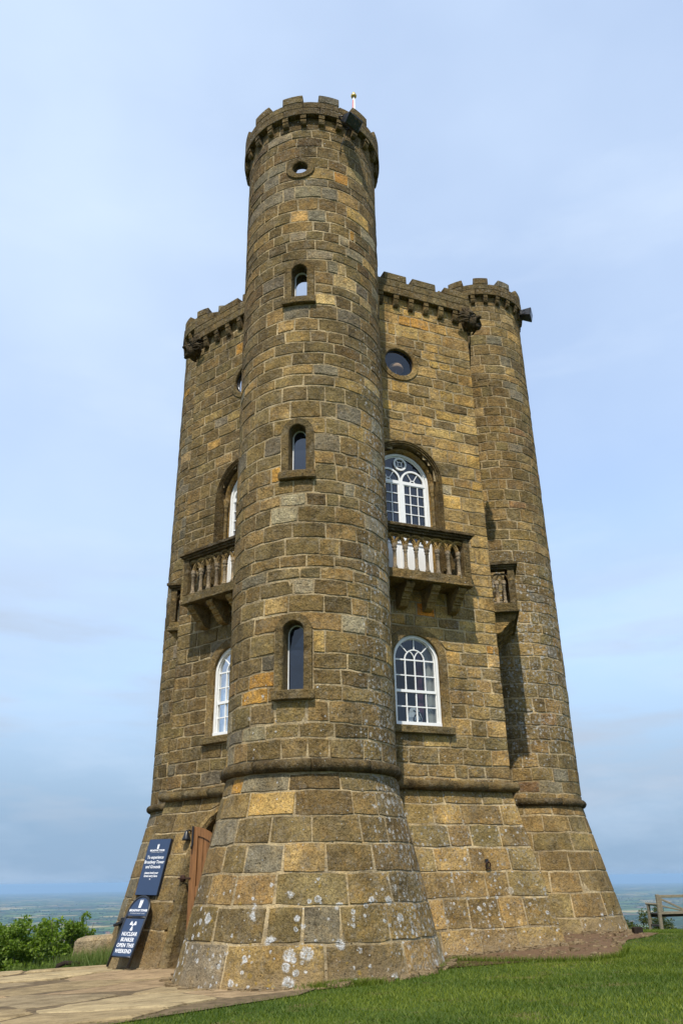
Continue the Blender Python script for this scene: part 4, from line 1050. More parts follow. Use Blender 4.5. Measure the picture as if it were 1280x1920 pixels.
# ------------------------------------------------------------------ fittings on the tower (things of their own)
# floodlights
def floodlight(k, ang, z, label, d, tiltdeg, yaw):
    S = (T0, None, T2)[k]; u = math.radians(ang)*S.ur; o = spt(S, u, z, d); w = spt(S, u, z, .09)
    t = thing('floodlight', label, 'floodlight', o, 'floodlights on the turrets')
    a = math.radians(ang); out = Vector((math.sin(a), -math.cos(a), 0))
    out = Matrix.Rotation(math.radians(yaw), 3, 'Z') @ out
    fwd = (out*math.cos(math.radians(tiltdeg))+Vector((0, 0, -math.sin(math.radians(tiltdeg))))); side = Vector((-out.y, out.x, 0)); upv = side.cross(fwd)*-1
    if upv.z < 0: upv = -upv
    Rm = Matrix((fwd, side, upv)).transposed()
    def P(x, y, zz): return o+Rm @ Vector((x, y, zz))
    V = [P(-.10, -.13, -.06), P(.13, -.17, -.11), P(.13, .17, -.11), P(-.10, .13, -.06), P(-.10, -.13, .08), P(.13, -.17, .11), P(.13, .17, .11), P(-.10, .13, .08)]
    build(MB().box8(V), 'housing', 'black_metal', t, bevel=.01)
    mb = MB()
    for i in range(5): mb.box(P(-.115, -.10+.05*i, .01), (.02, .006, .06), Rm)
    build(mb, 'cooling_fin', 'black_metal', t)
    build(MB().box8([P(.131, -.15, -.09), P(.135, -.15, -.09), P(.135, .15, -.09), P(.131, .15, -.09), P(.131, -.15, .09), P(.135, -.15, .09), P(.135, .15, .09), P(.131, .15, .09)]), 'lens', 'dark_glass', t)
    mb = MB(); mb.tube([P(0, -.19, 0), P(-.12, -.19, .0), w, P(-.12, .19, 0), P(0, .19, 0)], .014, 6); build(mb, 'mounting_arm', 'black_metal', t)
    return P
P = floodlight(0, 28, 14.08, 'black floodlight hanging under the battlement of the near turret with the flagpole', .26, 40, 14)
floodlight(2, 58, 14.12, 'black floodlight jutting against the sky from the far turret beyond the gargoyle', .24, 12, 10)
c0 = P(-.08, .05, -.08); c1 = spt(T0, .52, 13.7, .03)
mb = MB(); mb.tube([c0, c0.lerp(c1, .5)+Vector((0, -.03, -.05)), c1, spt(T0, .50, 13.5, .02)], .006, 5)
tag(build(mb, 'cable', 'black_metal'), 'thin black cable hanging from the floodlight on the near turret', 'cable')
# flagpole on the near turret
fp = thing('flagpole', 'short white flagpole with gold ball finial above the near turret', 'flagpole', (.905, .55, 14.3))
build(MB().lathe((.905, .55, 0), [(.026, 14.3), (.026, 16.2), (.022, 17.1)], 12), 'pole', 'white_paint', fp)
build(MB().lathe((.905, .55, 0), [(.03, 17.1), (.06, 17.12), (.066, 17.15), (.05, 17.19), (.04, 17.20), (.03, 17.24), (.01, 17.26)], 14), 'finial', 'gilt', fp)
mb = MB(); mb.tube([(.87, .53, 14.35), (.83, .50, 15.9), (.885, .53, 17.0)], .009, 5); build(mb, 'halyard', 'red_cord', fp)
x = spt(FF, 1.63, 5, .05)
ae = MB().tube([(x.x, x.y+.3, 12.3), (x.x-.03, x.y+.3, 12.75)], .009, 5)
tag(build(ae, 'lightning_rod', 'black_metal'), 'thin dark rod standing above the left parapet', 'rod')

# wall lamp, hook and iron ring
o = spt(FF, 2.44, 2.27, .07)
wlamp = thing('wall_lamp', 'small black cone shaped lamp on the wall left of the wooden door', 'lamp', o)
nv = Vector((FF.n.x, FF.n.y, 0))
build(MB().lathe(o, [(.07, -.07), (.065, -.04), (.03, .05), (.015, .08)], 12), 'shade', 'black_metal', wlamp)
build(MB().tube([o+Vector((0, 0, .06)), o-nv*.05+Vector((0, 0, .08)), o-nv*.10+Vector((0, 0, .06))], .014, 6), 'arm', 'black_metal', wlamp)
o = spt(FF, 2.36, 1.67, .02)
hk = thing('door_hook', 'rusty iron hook holding the wooden door open', 'hook', o)
build(MB().tube([o-nv*.03, o+nv*.08, o+nv*.10+Vector((.12, .02, 0)), Vector(dpt(.02, 1.67, .04))], .013, 6), 'hook_bar', 'rusty_iron', hk)
build(MB().lathe(o, [(.05, -.02), (.05, .01), (.02, .02)], 10, ax=nv), 'wall_plate', 'rusty_iron', hk)
o = spt(FA, 2.5, 1.83, .03); na = Vector((FA.n.x, FA.n.y, 0)); ta = Vector((FA.t.x, FA.t.y, 0))
rg = thing('iron_ring', 'small iron ring hanging on the sloping wall foot between two turrets', 'ring', o)
build(MB().tube([o+ta*.038*math.sin(a*math.pi/8)+Vector((0, 0, -.055+.045*math.cos(a*math.pi/8)))+na*(.03+.01*math.cos(a*math.pi/8)) for a in range(17)], .010, 6), 'ring_hoop', 'rusty_iron', rg)
build(MB().box(o, (.022, .022, .03)), 'staple', 'black_metal', rg)

# things behind the glass
def fplane(S, us, z0, z1, d, amp, mat, name, label, cat, group=None, n=24):
    V = []
    for i in range(n+1):
        u = us[0]+(us[1]-us[0])*i/n; dd = d+amp*math.sin(i*1.9)
        V += [S.pt(u, z0, dd), S.pt(u, z1, dd)]
    mb = MB().add(V, [(2*i, 2*i+2, 2*i+3, 2*i+1) for i in range(n)], True)
    return tag(build(mb, name, mat, fix=False), label, cat, group)
fplane(FA, (1.93, 2.11), 3.70, 5.2, -.24, .02, 'curtain_cloth', 'curtain', 'pale curtain at the right edge of the lower window over the lawn', 'curtain')
fplane(FA, (1.80, 1.92), 3.70, 5.0, -.30, .015, 'plum_cloth', 'curtain', 'plum curtain beside the pale one in the lower window over the lawn', 'curtain')
fplane(FF, (1.95, 2.26), 3.70, 5.0, -.26, .025, 'curtain_cloth', 'curtain', 'pale curtain folds inside the lower window above the door', 'curtain')
# arched board leaning inside the window
S = FA; u0, z0b = 1.70, 3.76
bd = thing('arched_mirror', 'pale blue arched gothic panel propped on the sill of the lower right window', 'mirror', spt(S, u0, z0b, -.2))
pts = [(u0-.13, z0b), (u0+.13, z0b), (u0+.13, z0b+.14), (u0+.08, z0b+.27), (u0+.03, z0b+.33), (u0-.03, z0b+.33), (u0-.08, z0b+.27), (u0-.13, z0b+.14)]
V = [S.pt(u, z, -.19) for u, z in pts]+[S.pt(u, z, -.205) for u, z in pts]
build(MB().add(V, [tuple(range(8)), tuple(range(15, 7, -1))]+[(i, (i+1) % 8, 8+(i+1) % 8, 8+i) for i in range(8)]), 'panel', 'sign_white', bd)
mb = MB(); arcbar(S, u0+.12, z0b+.10, .14, math.radians(100), math.pi, .018, -.188, -.18, mb, 6); arcbar(S, u0-.05, z0b+.10, .16, 0, math.radians(80), .018, -.188, -.181, mb, 6); bar(S, (u0-.02, z0b+.09), (u0+.12, z0b+.11), .016, -.187, -.18, mb); bar(S, (u0-.02, z0b+.01), (u0-.02, z0b+.12), .016, -.187, -.18, mb)
build(mb, 'fretwork', 'navy_dark', bd)
pl = spt(FA, 1.70, 10.46, -.23)
pen = thing('pendant_lamp', 'orange dome lampshade behind the glass of the round window', 'lamp', pl)
build(MB().lathe(pl, [(.15, -.02), (.145, .03), (.115, .09), (.06, .13), (.02, .14)], 20), 'shade', 'lamp_shade', pen)
build(MB().lathe(pl, [(.012, -.02), (.012, -.20)], 8), 'stem', 'curtain_cloth', pen)

# ------------------------------------------------------------------ lettering
def text(body, size, o, ex, ey, ez, name, parent, mat, bold=0.0, shear=0.0, align='CENTER', spacing=1.0):
    c = bpy.data.curves.new(name, 'FONT'); c.body = body; c.size = size; c.align_x = align; c.offset = bold; c.shear = shear
    c.extrude = 0.0006; c.space_character = spacing; c.resolution_u = 3
    ob = bpy.data.objects.new(name, c); COL.objects.link(ob)
    dg = bpy.context.evaluated_depsgraph_get(); me = bpy.data.meshes.new_from_object(ob.evaluated_get(dg))
    bpy.data.objects.remove(ob); bpy.data.curves.remove(c)
    ex, ey, ez = (Vector(v).normalized() for v in (ex, ey, ez)); R = Matrix((ex, ey, ez)).transposed()
    V = [Vector(o)+R @ v.co for v in me.vertices]; Fc = [tuple(p.vertices) for p in me.polygons]
    bpy.data.meshes.remove(me)
    return build(MB().add(V, Fc), name, mat, parent, fix=False)
class Board:
    """a flat board: origin at its foot centre, x across (viewer's right), y up along it, z out of its face"""
    def __init__(s, o, ex, ey): s.o = Vector(o); s.ex = Vector(ex).normalized(); s.ez = s.ex.cross(Vector(ey)).normalized(); s.ey = s.ez.cross(s.ex)
    def P(s, x, y, z=0): return s.o+s.ex*x+s.ey*y+s.ez*z
    def slab(s, pts, z0, z1, mb=None):
        n = len(pts); mb = mb or MB()
        return mb.add([s.P(x, y, z0) for x, y in pts]+[s.P(x, y, z1) for x, y in pts], [tuple(range(n-1, -1, -1)), tuple(range(n, 2*n))]+[(i, (i+1) % n, n+(i+1) % n, n+i) for i in range(n)])
def towerlogo(B, x, y, h, z, parent):
    w = h*.30; mb = MB()
    B.slab([(x-w*.8, y), (x+w*.8, y), (x+w, y+h*.82), (x-w, y+h*.82)], z, z+.0012, mb)
    for k in (-.74, 0, .74): B.slab([(x+k*w-w*.20, y+h*.82), (x+k*w+w*.20, y+h*.82), (x+k*w+w*.20, y+h), (x+k*w-w*.20, y+h)], z, z+.0012, mb)
    build(mb, 'tower_emblem', 'sign_white', parent)

# navy board fixed to the wall
bl = spt(FF, 3.325, 1.452, .05); br = spt(FF, 2.815, 1.445, .05); tl = spt(FF, 3.33, 2.25, .05)
Bd = Board((bl+br)/2, br-bl, tl-bl); W = (br-bl).length; Hh = (tl-bl).length
sg = thing('information_board', 'navy rectangular information board with white lettering fixed to the tower wall', 'sign', Bd.o)
build(Bd.slab([(-W/2, 0), (W/2, 0), (W/2, Hh), (-W/2, Hh)], -.055, 0), 'backing', 'navy_dark', sg, bevel=.004)
build(Bd.slab([(-W/2+.004, .004), (W/2-.004, .004), (W/2-.004, Hh-.004), (-W/2+.004, Hh-.004)], .0005, .003), 'face', 'navy_board', sg)
zz = .004
towerlogo(Bd, 0, Hh*.815, Hh*.088, zz, sg)
def line(B, s, y, size, par, **k): return text(s, size, B.P(0, y, zz+.0006), B.ex, B.ey, B.ez, 'lettering', par, k.pop('mat', 'sign_white'), **k)
line(Bd, 'BROADWAY TOWER', Hh*.775, .036, sg, bold=.0012); line(Bd, "COTSWOLDS' HIGHEST CASTLE", Hh*.748, .020, sg, mat='sign_grey')
line(Bd, 'To experience', Hh*.640, .066, sg, bold=.001); line(Bd, 'Broadway Tower', Hh*.555, .066, sg, bold=.001); line(Bd, 'and Grounds', Hh*.470, .066, sg, bold=.001)
line(Bd, 'please book your', Hh*.370, .046, sg, bold=.001); line(Bd, 'timed entry here', Hh*.315, .046, sg, bold=.001)
build(Bd.slab([(-.016, Hh*.285), (0, Hh*.262), (.016, Hh*.285)], zz, zz+.0012), 'arrow', 'sign_white', sg)

# A-shaped pavement sign leaning against the wall
fl_ = spt(FF, 3.247, 2.9, .85); fr_ = spt(FF, 2.788, 2.9, .85); fl_.z = fr_.z = .525
tp = spt(FF, 3.235, 2.9, .46); tp.z = 1.44
ab = Board((fl_+fr_)/2, fr_-fl_, tp-(fl_+fr_)/2); AW = (fr_-fl_).length; AH = .985
sb = thing('pavement_sign', 'black framed arched sandwich board with navy panels leaning by the tower foot', 'sign', ab.o)
hw = AW/2; ysp = AH-hw
pts = [ab.P(-hw, 0)]+[ab.P(-hw, ysp*.5)]+[ab.P(-hw*math.cos(math.pi*i/14), ysp+hw*math.sin(math.pi*i/14)) for i in range(15)]+[ab.P(hw, ysp*.5), ab.P(hw, 0)]
build(MB().tube(pts, .0185, 10), 'frame', 'black_metal', sb)
for y in (.14, AH-.30): build(MB().tube([ab.P(-hw, y), ab.P(hw, y)], .012, 8), 'crossbar', 'black_metal', sb)
iw = hw-.012
build(ab.slab([(-iw, .15), (iw, .15), (iw, AH-.32), (-iw, AH-.32)], -.006, .006), 'panel', 'navy_board', sb)
ya = AH-.28; top = [(iw*math.cos(math.radians(a)), ysp+iw*math.sin(math.radians(a))) for a in range(0, 181, 12)]
top = [p for p in top if p[1] > ya+.005]
build(ab.slab([(-iw, ya), (iw, ya)]+top, -.006, .006), 'header', 'navy_board', sb)
zz = .0065
towerlogo(ab, .0, ya+.115, .115, zz, sb)
line(ab, 'BROADWAY TOWER', ya+.062, .043, sb, bold=.0014); line(ab, "COTSWOLDS' HIGHEST CASTLE", ya+.026, .0235, sb, mat='sign_grey')
for i, s_ in enumerate(('NUCLEAR', 'BUNKER', 'OPEN THIS', 'WEEKEND')): line(ab, s_, .425-.078*i, .074, sb, bold=.0016, spacing=1.06)
mb = MB(); cx, cyy = .0, .570
for k in range(3):
    a = [math.radians(30+120*k+t) for t in (-25, -12, 0, 12, 25)]
    P_ = [(cx+.02*math.cos(t), cyy+.02*math.sin(t)) for t in (a[0], a[-1])]
    ab.slab([(cx+.018*math.cos(a[0]), cyy+.018*math.sin(a[0]))]+[(cx+.074*math.cos(t), cyy+.074*math.sin(t)) for t in a]+[(cx+.018*math.cos(a[-1]), cyy+.018*math.sin(a[-1]))], zz, zz+.0012, mb)
ab.slab([(cx+.011*math.cos(t*math.pi/5), cyy+.011*math.sin(t*math.pi/5)) for t in range(10)], zz, zz+.0012, mb)
build(mb, 'trefoil_symbol', 'sign_white', sb)
# ------------------------------------------------------------------ the hill, the vale, the path
def G(x, y):
    z = .575+.045*max(-6.0, min(4.0, x))
    if y > 3: z -= .052*(y-3)
    if y > 14: z -= .012*(y-14)**1.6
    e = y-(4.9+.62*(x+5))
    if x < -1.5 and e > -1.5: z -= 0.10*(e+1.5)**1.5
    elif e > 0: z -= .05*e**1.4
    rr = math.hypot(x, y)
    if rr > 26: z -= .28*(rr-26)
    if y < -14: z -= .02*(-14-y)
    return max(z, -246.0)-rr*rr/1.48e7
NA = 200; radii = [0.0]+[0.6*1.085**i for i in range(0, 146)]
V = [(0.0, -3.0, G(0, -3))]; Fc = []
rs = radii[1:]
rs = [r_ for r_ in rs if r_ < 66000]
for r_ in rs:
    for j in range(NA):
        t = 2*math.pi*j/NA; x, y = r_*math.sin(t), -3+r_*math.cos(t); z = G(x, y)
        if z < -200 and r_ < 40000: z += 0
        V.append((x, y, z))
for j in range(NA): Fc.append((0, 1+(j+1) % NA, 1+j))
for i in range(len(rs)-1):
    for j in range(NA):
        a = 1+i*NA+j; b = 1+i*NA+(j+1) % NA; Fc.append((a, b, b+NA, a+NA))
mb = MB().add(V, Fc, True)
kind(build(mb, 'ground', 'ground', fix=True), 'structure')
GX, GY = 0, -3

def inpoly(P, poly):
    x, y = P[:, 0], P[:, 1]; c = np.zeros(len(P), bool); n = len(poly)
    for i in range(n):
        (x1, y1), (x2, y2) = poly[i], poly[(i+1) % n]
        m = ((y1 > y) != (y2 > y)) & (x < (x2-x1)*(y-y1)/((y2-y1) or 1e-9)+x1); c ^= m
    return c
PATH = [(-9.5, -8.5), (-4.2, -4.75), (-1.70, -3.22), (-0.95, -2.75), (-0.13, -2.22), (0.12, -1.65), (0.1, 1.0), (-1.2, 2.6), (-2.1, 3.0), (-3.2, 3.12), (-3.9, 3.30), (-4.5, 4.0), (-5.2, 3.9), (-7.5, 2.9), (-10.5, 0)]
def sheet(poly, dz, name, mat, sub=0.35):
    xs = [p[0] for p in poly]; ys = [p[1] for p in poly]
    bm = bmesh.new(); vs_ = [bm.verts.new((x, y, 0)) for x, y in poly]; bm.faces.new(vs_)
    bmesh.ops.triangulate(bm, faces=bm.faces)
    bmesh.ops.subdivide_edges(bm, edges=bm.edges, cuts=3, use_grid_fill=True)
    V = [(v.co.x, v.co.y, G(v.co.x, v.co.y)+dz) for v in bm.verts]; bm.verts.index_update(); F_ = [tuple(v.index for v in f.verts) for f in bm.faces]; bm.free()
    o = build(MB().add(V, F_), name, mat); kind(o, 'structure'); return o
path = sheet(PATH, .012, 'path', 'path_dirt')
# irregular slabs: cells of scattered seeds, clipped to the path
rp = random.Random(21); seeds = []
while len(seeds) < 150:
    for _ in range(60):
        p = (rp.uniform(-10.5, .3), rp.uniform(-8.5, 4.2))
        if all(((p[0]-q[0])/1.35)**2+((p[1]-q[1])/.85)**2 > .62 for q in seeds): seeds.append(p); break
    else: break
def clip(poly, a, b, c):      # keep a*x+b*y <= c
    out = []
    for i in range(len(poly)):
        p, q = poly[i], poly[(i+1) % len(poly)]; dp, dq = a*p[0]+b*p[1]-c, a*q[0]+b*q[1]-c
        if dp <= 0: out.append(p)
        if dp*dq < 0: t = dp/(dp-dq); out.append((p[0]+(q[0]-p[0])*t, p[1]+(q[1]-p[1])*t))
    return out
PN = np.array(seeds); ins = inpoly(PN, PATH)
for i, s in enumerate(seeds):
    poly = [(s[0]-2, s[1]-2), (s[0]+2, s[1]-2), (s[0]+2, s[1]+2), (s[0]-2, s[1]+2)]
    for j, q in enumerate(seeds):
        if i == j or math.hypot(q[0]-s[0], q[1]-s[1]) > 3: continue
        a, b = q[0]-s[0], (q[1]-s[1])*2.5; mx, my = (q[0]+s[0])/2, (q[1]+s[1])/2
        L = math.hypot(a, b); poly = clip(poly, a, b, a*mx+b*my-.022*L)
        if len(poly) < 3: break
    if len(poly) < 3: continue
    arr = np.array(poly); cen = arr.mean(0)
    if not (ins[i] and inpoly(arr, PATH).mean() > .55): continue
    # keep edges inside the path outline
    poly2 = []
    for p in poly:
        for k in range(12):
            if inpoly(np.array([p]), PATH)[0]: break
            p = (p[0]+(cen[0]-p[0])*.12, p[1]+(cen[1]-p[1])*.12)
        poly2.append(p)
    # ragged outline
    pts = []
    for k in range(len(poly2)):
        p, q = poly2[k], poly2[(k+1) % len(poly2)]
        pts.append(p)
        if math.hypot(p[0]-q[0], p[1]-q[1]) > .35:
            for f in (.33, .66): pts.append((p[0]+(q[0]-p[0])*f+rp.uniform(-.035, .035), p[1]+(q[1]-p[1])*f+rp.uniform(-.03, .03)))
    n = len(pts); tx, ty = rp.uniform(-.018, .018), rp.uniform(-.022, .022); h = .014+rp.uniform(0, .016)
    inn = [(p[0]+(cen[0]-p[0])*.05, p[1]+(cen[1]-p[1])*.05) for p in pts]
    zt = lambda p: G(p[0], p[1])+h+(p[0]-cen[0])*tx+(p[1]-cen[1])*ty
    V = [(p[0], p[1], G(p[0], p[1])-.02) for p in pts]+[(p[0], p[1], zt(p)-.014) for p in pts]+[(p[0], p[1], zt(p)+rp.uniform(-.006, .006)) for p in inn]+[(cen[0], cen[1], zt(cen)+.004)]
    Fc = [(k, (k+1) % n, n+(k+1) % n, n+k) for k in range(n)]+[(n+k, n+(k+1) % n, 2*n+(k+1) % n, 2*n+k) for k in range(n)]+[(2*n+k, 2*n+(k+1) % n, 3*n) for k in range(n)]
    tn = rp.choice([(.345, .27, .155), (.31, .24, .135), (.39, .31, .18), (.29, .23, .14), (.32, .235, .14)]); v = rp.uniform(.9, 1.1)
    build(MB().add(V, Fc), 'paving_slab', 'path_stone', path, tone=tuple(c*v for c in tn), wear=(0, 0, 0, 1), fix=False)

EARTH = [(.05, -1.9), (.75, -1.62), (1.55, -.75), (1.72, -.05), (1.85, .12), (2.25, -.32), (2.75, -.66), (3.3, -.95), (3.62, -.80), (3.86, -.40), (4.15, .55), (4.6, 1.55), (5.2, 2.2), (5.6, 2.9), (5.3, 3.9), (4.6, 4.6), (3.0, 3.0), (.2, .8)]
sheet(EARTH, .010, 'bare_earth', 'earth')
# rubble at the foot of the walls
rb = MB(); rr = random.Random(5)
def pebble(x, y, s):
    z = G(x, y)+.01; q = []
    for k in range(8):
        q.append((x+s*rr.uniform(.5, 1)*(-1, 1, 1, -1)[k % 4]*1.5, y+s*rr.uniform(.5, 1)*(-1, -1, 1, 1)[k % 4], z+(-.02 if k < 4 else s*rr.uniform(.4, 1.0))))
    rb.box8(q, tone=(lambda v: (.32*v, .24*v, .145*v))(rr.uniform(.55, 1.1)), wear=(.3, .5*rr.random(), .2, rr.random()))
for k in range(80):
    a = rr.uniform(-1.9, 1.5); x, y, _ = T0.pt(a*1.18, .45+.12*max(0, a), rr.uniform(.0, .10)); pebble(x, y, rr.uniform(.02, .055))
for k in range(70):
    u = rr.uniform(1.4, 3.7); x, y, _ = FA.pt(u, .68, rr.uniform(.0, .14)); pebble(x, y, rr.uniform(.015, .05))
for k in range(30):
    u = rr.uniform(1.9, 3.6); x, y, _ = FF.pt(u, .55, rr.uniform(.0, .10)); pebble(x, y, rr.uniform(.02, .05))
for k in range(50):
    a = rr.uniform(-.6, 1.3); x, y, _ = T2.pt(a*1.18, .72, rr.uniform(0, .12)); pebble(x, y, rr.uniform(.02, .05))
for k in range(420):
    x, y = rr.uniform(1.9, 5.4), rr.uniform(-.9, 3.6)
    if inpoly(np.array([(x, y)]), EARTH)[0]: pebble(x, y, rr.uniform(.006, .026) if rr.random() < .93 else rr.uniform(.03, .05))
kind(build(rb, 'rubble', 'stone'), 'stuff')
# rough footing course of the near turret
for k in range(8):
    a0 = -1.75+k*.235; a1 = a0+.225
    V = sbox(T0, a0*1.18, a1*1.18, .30, .50+.03*max(0, a0)+RNG.uniform(-.02, .02)+.012*k, -.1, (.085 if a0 < -.4 else .03)+RNG.uniform(0, .04), 3)
    build(V, 'footing_stone', 'stone', nodes['T0'], **trim_attr('buff', .35, .15), bevel=.02, jitter=.012)

# ------------------------------------------------------------------ grass
def blades(P, hmin, hmax, w, lean, name, mat, seed, tint=None):
    rg = np.random.default_rng(seed); n = len(P); h = rg.uniform(hmin, hmax, n); a = rg.uniform(0, 2*np.pi, n); b = rg.uniform(0, 2*np.pi, n)
    le = rg.uniform(.1, lean, n)*h; ww = w*rg.uniform(.6, 1.3, n)
    Z = np.array([G(x, y) for x, y in P])
    v = np.empty((n, 3, 3), np.float32)
    v[:, 0] = np.c_[P[:, 0]-np.cos(a)*ww, P[:, 1]-np.sin(a)*ww, Z]; v[:, 1] = np.c_[P[:, 0]+np.cos(a)*ww, P[:, 1]+np.sin(a)*ww, Z]
    v[:, 2] = np.c_[P[:, 0]+np.cos(b)*le, P[:, 1]+np.sin(b)*le, Z+h]
    me = bpy.data.meshes.new(name); me.vertices.add(3*n); me.vertices.foreach_set('co', v.ravel())
    me.loops.add(3*n); me.loops.foreach_set('vertex_index', np.arange(3*n, dtype=np.int32))
    me.polygons.add(n); me.polygons.foreach_set('loop_start', np.arange(0, 3*n, 3, dtype=np.int32))
    me.update()
    t = np.clip(rg.normal(.42, .22, n)+(tint if tint is not None else 0), 0, 1); col = np.ones((n, 3, 4), np.float32); col[:, :, :3] = t[:, None, None]*np.array([.6, .6, 1.15])[None, :, None]
    at = me.color_attributes.new('tone', 'FLOAT_COLOR', 'POINT'); at.data.foreach_set('color', col.ravel())
    me.materials.append(MAT[mat]); o = bpy.data.objects.new(name, me); COL.objects.link(o); return kind(o, 'stuff')
rg = np.random.default_rng(3)
cand = []
for (x0, x1, y0, y1, dens) in ((-3.5, 3.6, -6.2, -2.2, 3000), (-1.5, 4.6, -2.2, .2, 2300), (3.2, 7.5, -3, 4.0, 1500), (3.6, 7.5, -6, -3, 900), (4.5, 13, 4.0, 14.5, 260), (7.5, 11, -3, 4, 300)):
    n = int((x1-x0)*(y1-y0)*dens); cand.append(np.c_[rg.uniform(x0, x1, n), rg.uniform(y0, y1, n)])
Pg = np.concatenate(cand)
ok = ~inpoly(Pg, PATH) & ~inpoly(Pg, EARTH)
# ragged edges: let some blades creep over the borders
Pj = Pg+rg.normal(0, .07, Pg.shape); Pk = Pg+np.abs(rg.normal(.05, .07, (len(Pg), 1)))*np.array([[.55, -.83]]); ok = ~inpoly(Pk, PATH) & ~inpoly(Pj, EARTH) & (np.hypot(Pg[:, 0], Pg[:, 1]) > 1.60)
Pg = Pg[ok]
tint = .30*np.sin(Pg[:, 0]*1.7+.6*np.sin(Pg[:, 1]*2.3))*np.sin(Pg[:, 1]*1.9+1)+.12*np.sin(Pg[:, 0]*5.1+Pg[:, 1]*4.3)
patchy = np.sin(Pg[:, 0]*3.3+Pg[:, 1]*1.2)*np.sin(Pg[:, 1]*2.7-Pg[:, 0]*.8)
keep = rg.random(len(Pg)) < .82+.18*patchy
blades(Pg[keep], .012, .036, .0042, 1.3, 'lawn_grass', 'grass_blade', 4, tint[keep])
nt_ = 2600
tf = np.c_[rg.normal(.35, .22, nt_), rg.normal(-1.72, .05, nt_)]
xs_ = rg.uniform(1.5, 4.0, nt_); tf2 = np.c_[xs_, np.interp(xs_, [1.5, 1.72, 1.85, 2.25, 2.75, 3.3, 3.62, 4.0], [-.85, -.08, .08, -.36, -.70, -.99, -.86, -.1])+rg.normal(-.03, .04, nt_)]
ev = np.c_[rg.uniform(1.6, 5.4, 3000), rg.uniform(-.9, 3.8, 3000)]; ev = ev[inpoly(ev, EARTH)]; ev = ev[np.sin(ev[:, 0]*5)*np.sin(ev[:, 1]*6+1) > .1]
blades(ev, .008, .03, .004, 2.2, 'dry_grass', 'dry_blade', 14)
blades(np.concatenate([tf, tf2]), .03, .085, .0042, 1.0, 'edge_grass', 'grass_blade', 6)
n = 9000
Pt = np.c_[rg.uniform(-5.2, -2.75, n), rg.uniform(2.9, 5.6, n)]
line_y = np.interp(Pt[:, 0], [-5.2, -4.4, -3.9, -3.2, -2.75], [4.15, 4.05, 3.45, 3.15, 3.0]); Pt = Pt[Pt[:, 1] > line_y+rg.normal(0, .06, n)]
clump = np.sin(Pt[:, 0]*6+1)*np.sin(Pt[:, 1]*5); Pt = Pt[rg.random(len(Pt)) < .65+.35*clump]
near = Pt[Pt[:, 0] > -4.0]; 
blades(Pt, .08, .26, .006, .7, 'long_grass', 'long_grass_blade', 8)
blades(near, .16, .36, .005, .6, 'tall_grass', 'long_grass_blade', 9)

# ------------------------------------------------------------------ trees and bushes
def leaf_cloud(centres, per, size, rad, rgx):
    C = np.repeat(np.asarray(centres), per, 0); n = len(C)
    d = rgx.normal(0, 1, (n, 3)); d /= np.linalg.norm(d, axis=1)[:, None]
    P = C+d*(rad*rgx.uniform(.25, 1, n)**.6)[:, None]*np.array([1, 1, .8])
    a = rgx.normal(0, 1, (n, 3)); a /= np.linalg.norm(a, axis=1)[:, None]; b = np.cross(a, rgx.normal(0, 1, (n, 3))); b /= np.linalg.norm(b, axis=1)[:, None]
    s = (size*rgx.uniform(.6, 1.3, n))[:, None]
    v = np.stack([P-a*s, P+b*s*.55, P+a*s, P-b*s*.55], 1).astype(np.float32); return v, n
def leaf_object(v, n, name, mat, parent, rgx, mean=.45, sd=.24):
    me = bpy.data.meshes.new(name); me.vertices.add(4*n); me.vertices.foreach_set('co', v.reshape(-1)); me.loops.add(4*n)
    me.loops.foreach_set('vertex_index', np.arange(4*n, dtype=np.int32)); me.polygons.add(n); me.polygons.foreach_set('loop_start', np.arange(0, 4*n, 4, dtype=np.int32)); me.update()
    t = np.clip(rgx.normal(mean, sd, n), 0, 1); col = np.ones((n, 4, 4), np.float32); col[:, :, :3] = t[:, None, None]
    at = me.color_attributes.new('tone', 'FLOAT_COLOR', 'POINT'); at.data.foreach_set('color', col.ravel())
    me.materials.append(MAT[mat]); o = bpy.data.objects.new(name, me); COL.objects.link(o); adopt(o, parent); return o
def tree(name, label, cat, base, height, rx, rz, nclump, per, size, crad, mat, seed, group=None, trunk_r=.12, cz=None):
    r = random.Random(seed); rgx = np.random.default_rng(seed); base = Vector(base)
    t = thing(name, label, cat, base, group); cz = cz if cz is not None else height-rz
    cc = base+Vector((0, 0, cz)); mb = MB()
    pts = [base+Vector((0, 0, -.3))]+[base+Vector((r.uniform(-.12, .12)*k, r.uniform(-.12, .12)*k, cz*k/4)) for k in range(1, 5)]
    mb.tube(pts, [trunk_r*(1-.13*k) for k in range(5)], 8)
    build(mb, 'trunk', 'bark', t)
    cs = []
    while len(cs) < nclump:
        d = Vector((r.gauss(0, 1), r.gauss(0, 1), r.gauss(0, 1))).normalized(); f = r.random()**.38
        lump = 1+.22*math.sin(3.1*d.x+seed)+.16*math.sin(5.3*d.z+2*d.y+seed)
        cs.append(cc+Vector((d.x*rx, d.y*rx, d.z*rz))*f*lump)
    lm = MB()
    for c in r.sample(cs, min(len(cs), 34)):
        s0 = base+Vector((0, 0, cz*r.uniform(.35, .95))); mid = s0.lerp(c, .5)+Vector((0, 0, .12*rz))
        lm.tube([s0, mid, c, c+(c-mid)*.25], [trunk_r*.34, trunk_r*.2, trunk_r*.1, .006], 5)
    build(lm, 'limb', 'bark', t)
    v, n = leaf_cloud([tuple(c) for c in cs], per, size, crad, rgx); leaf_object(v, n, 'crown', mat, t, rgx)
tree('broadleaf_tree', 'bright green leafy tree growing below the edge of the hill at the left', 'tree', (-9.05, 15.8, G(-9.05, 15.8)), -G(-9.05, 15.8)+.98, 2.15, 1.75, 600, 84, .055, .24, 'leaf_bright', 11)
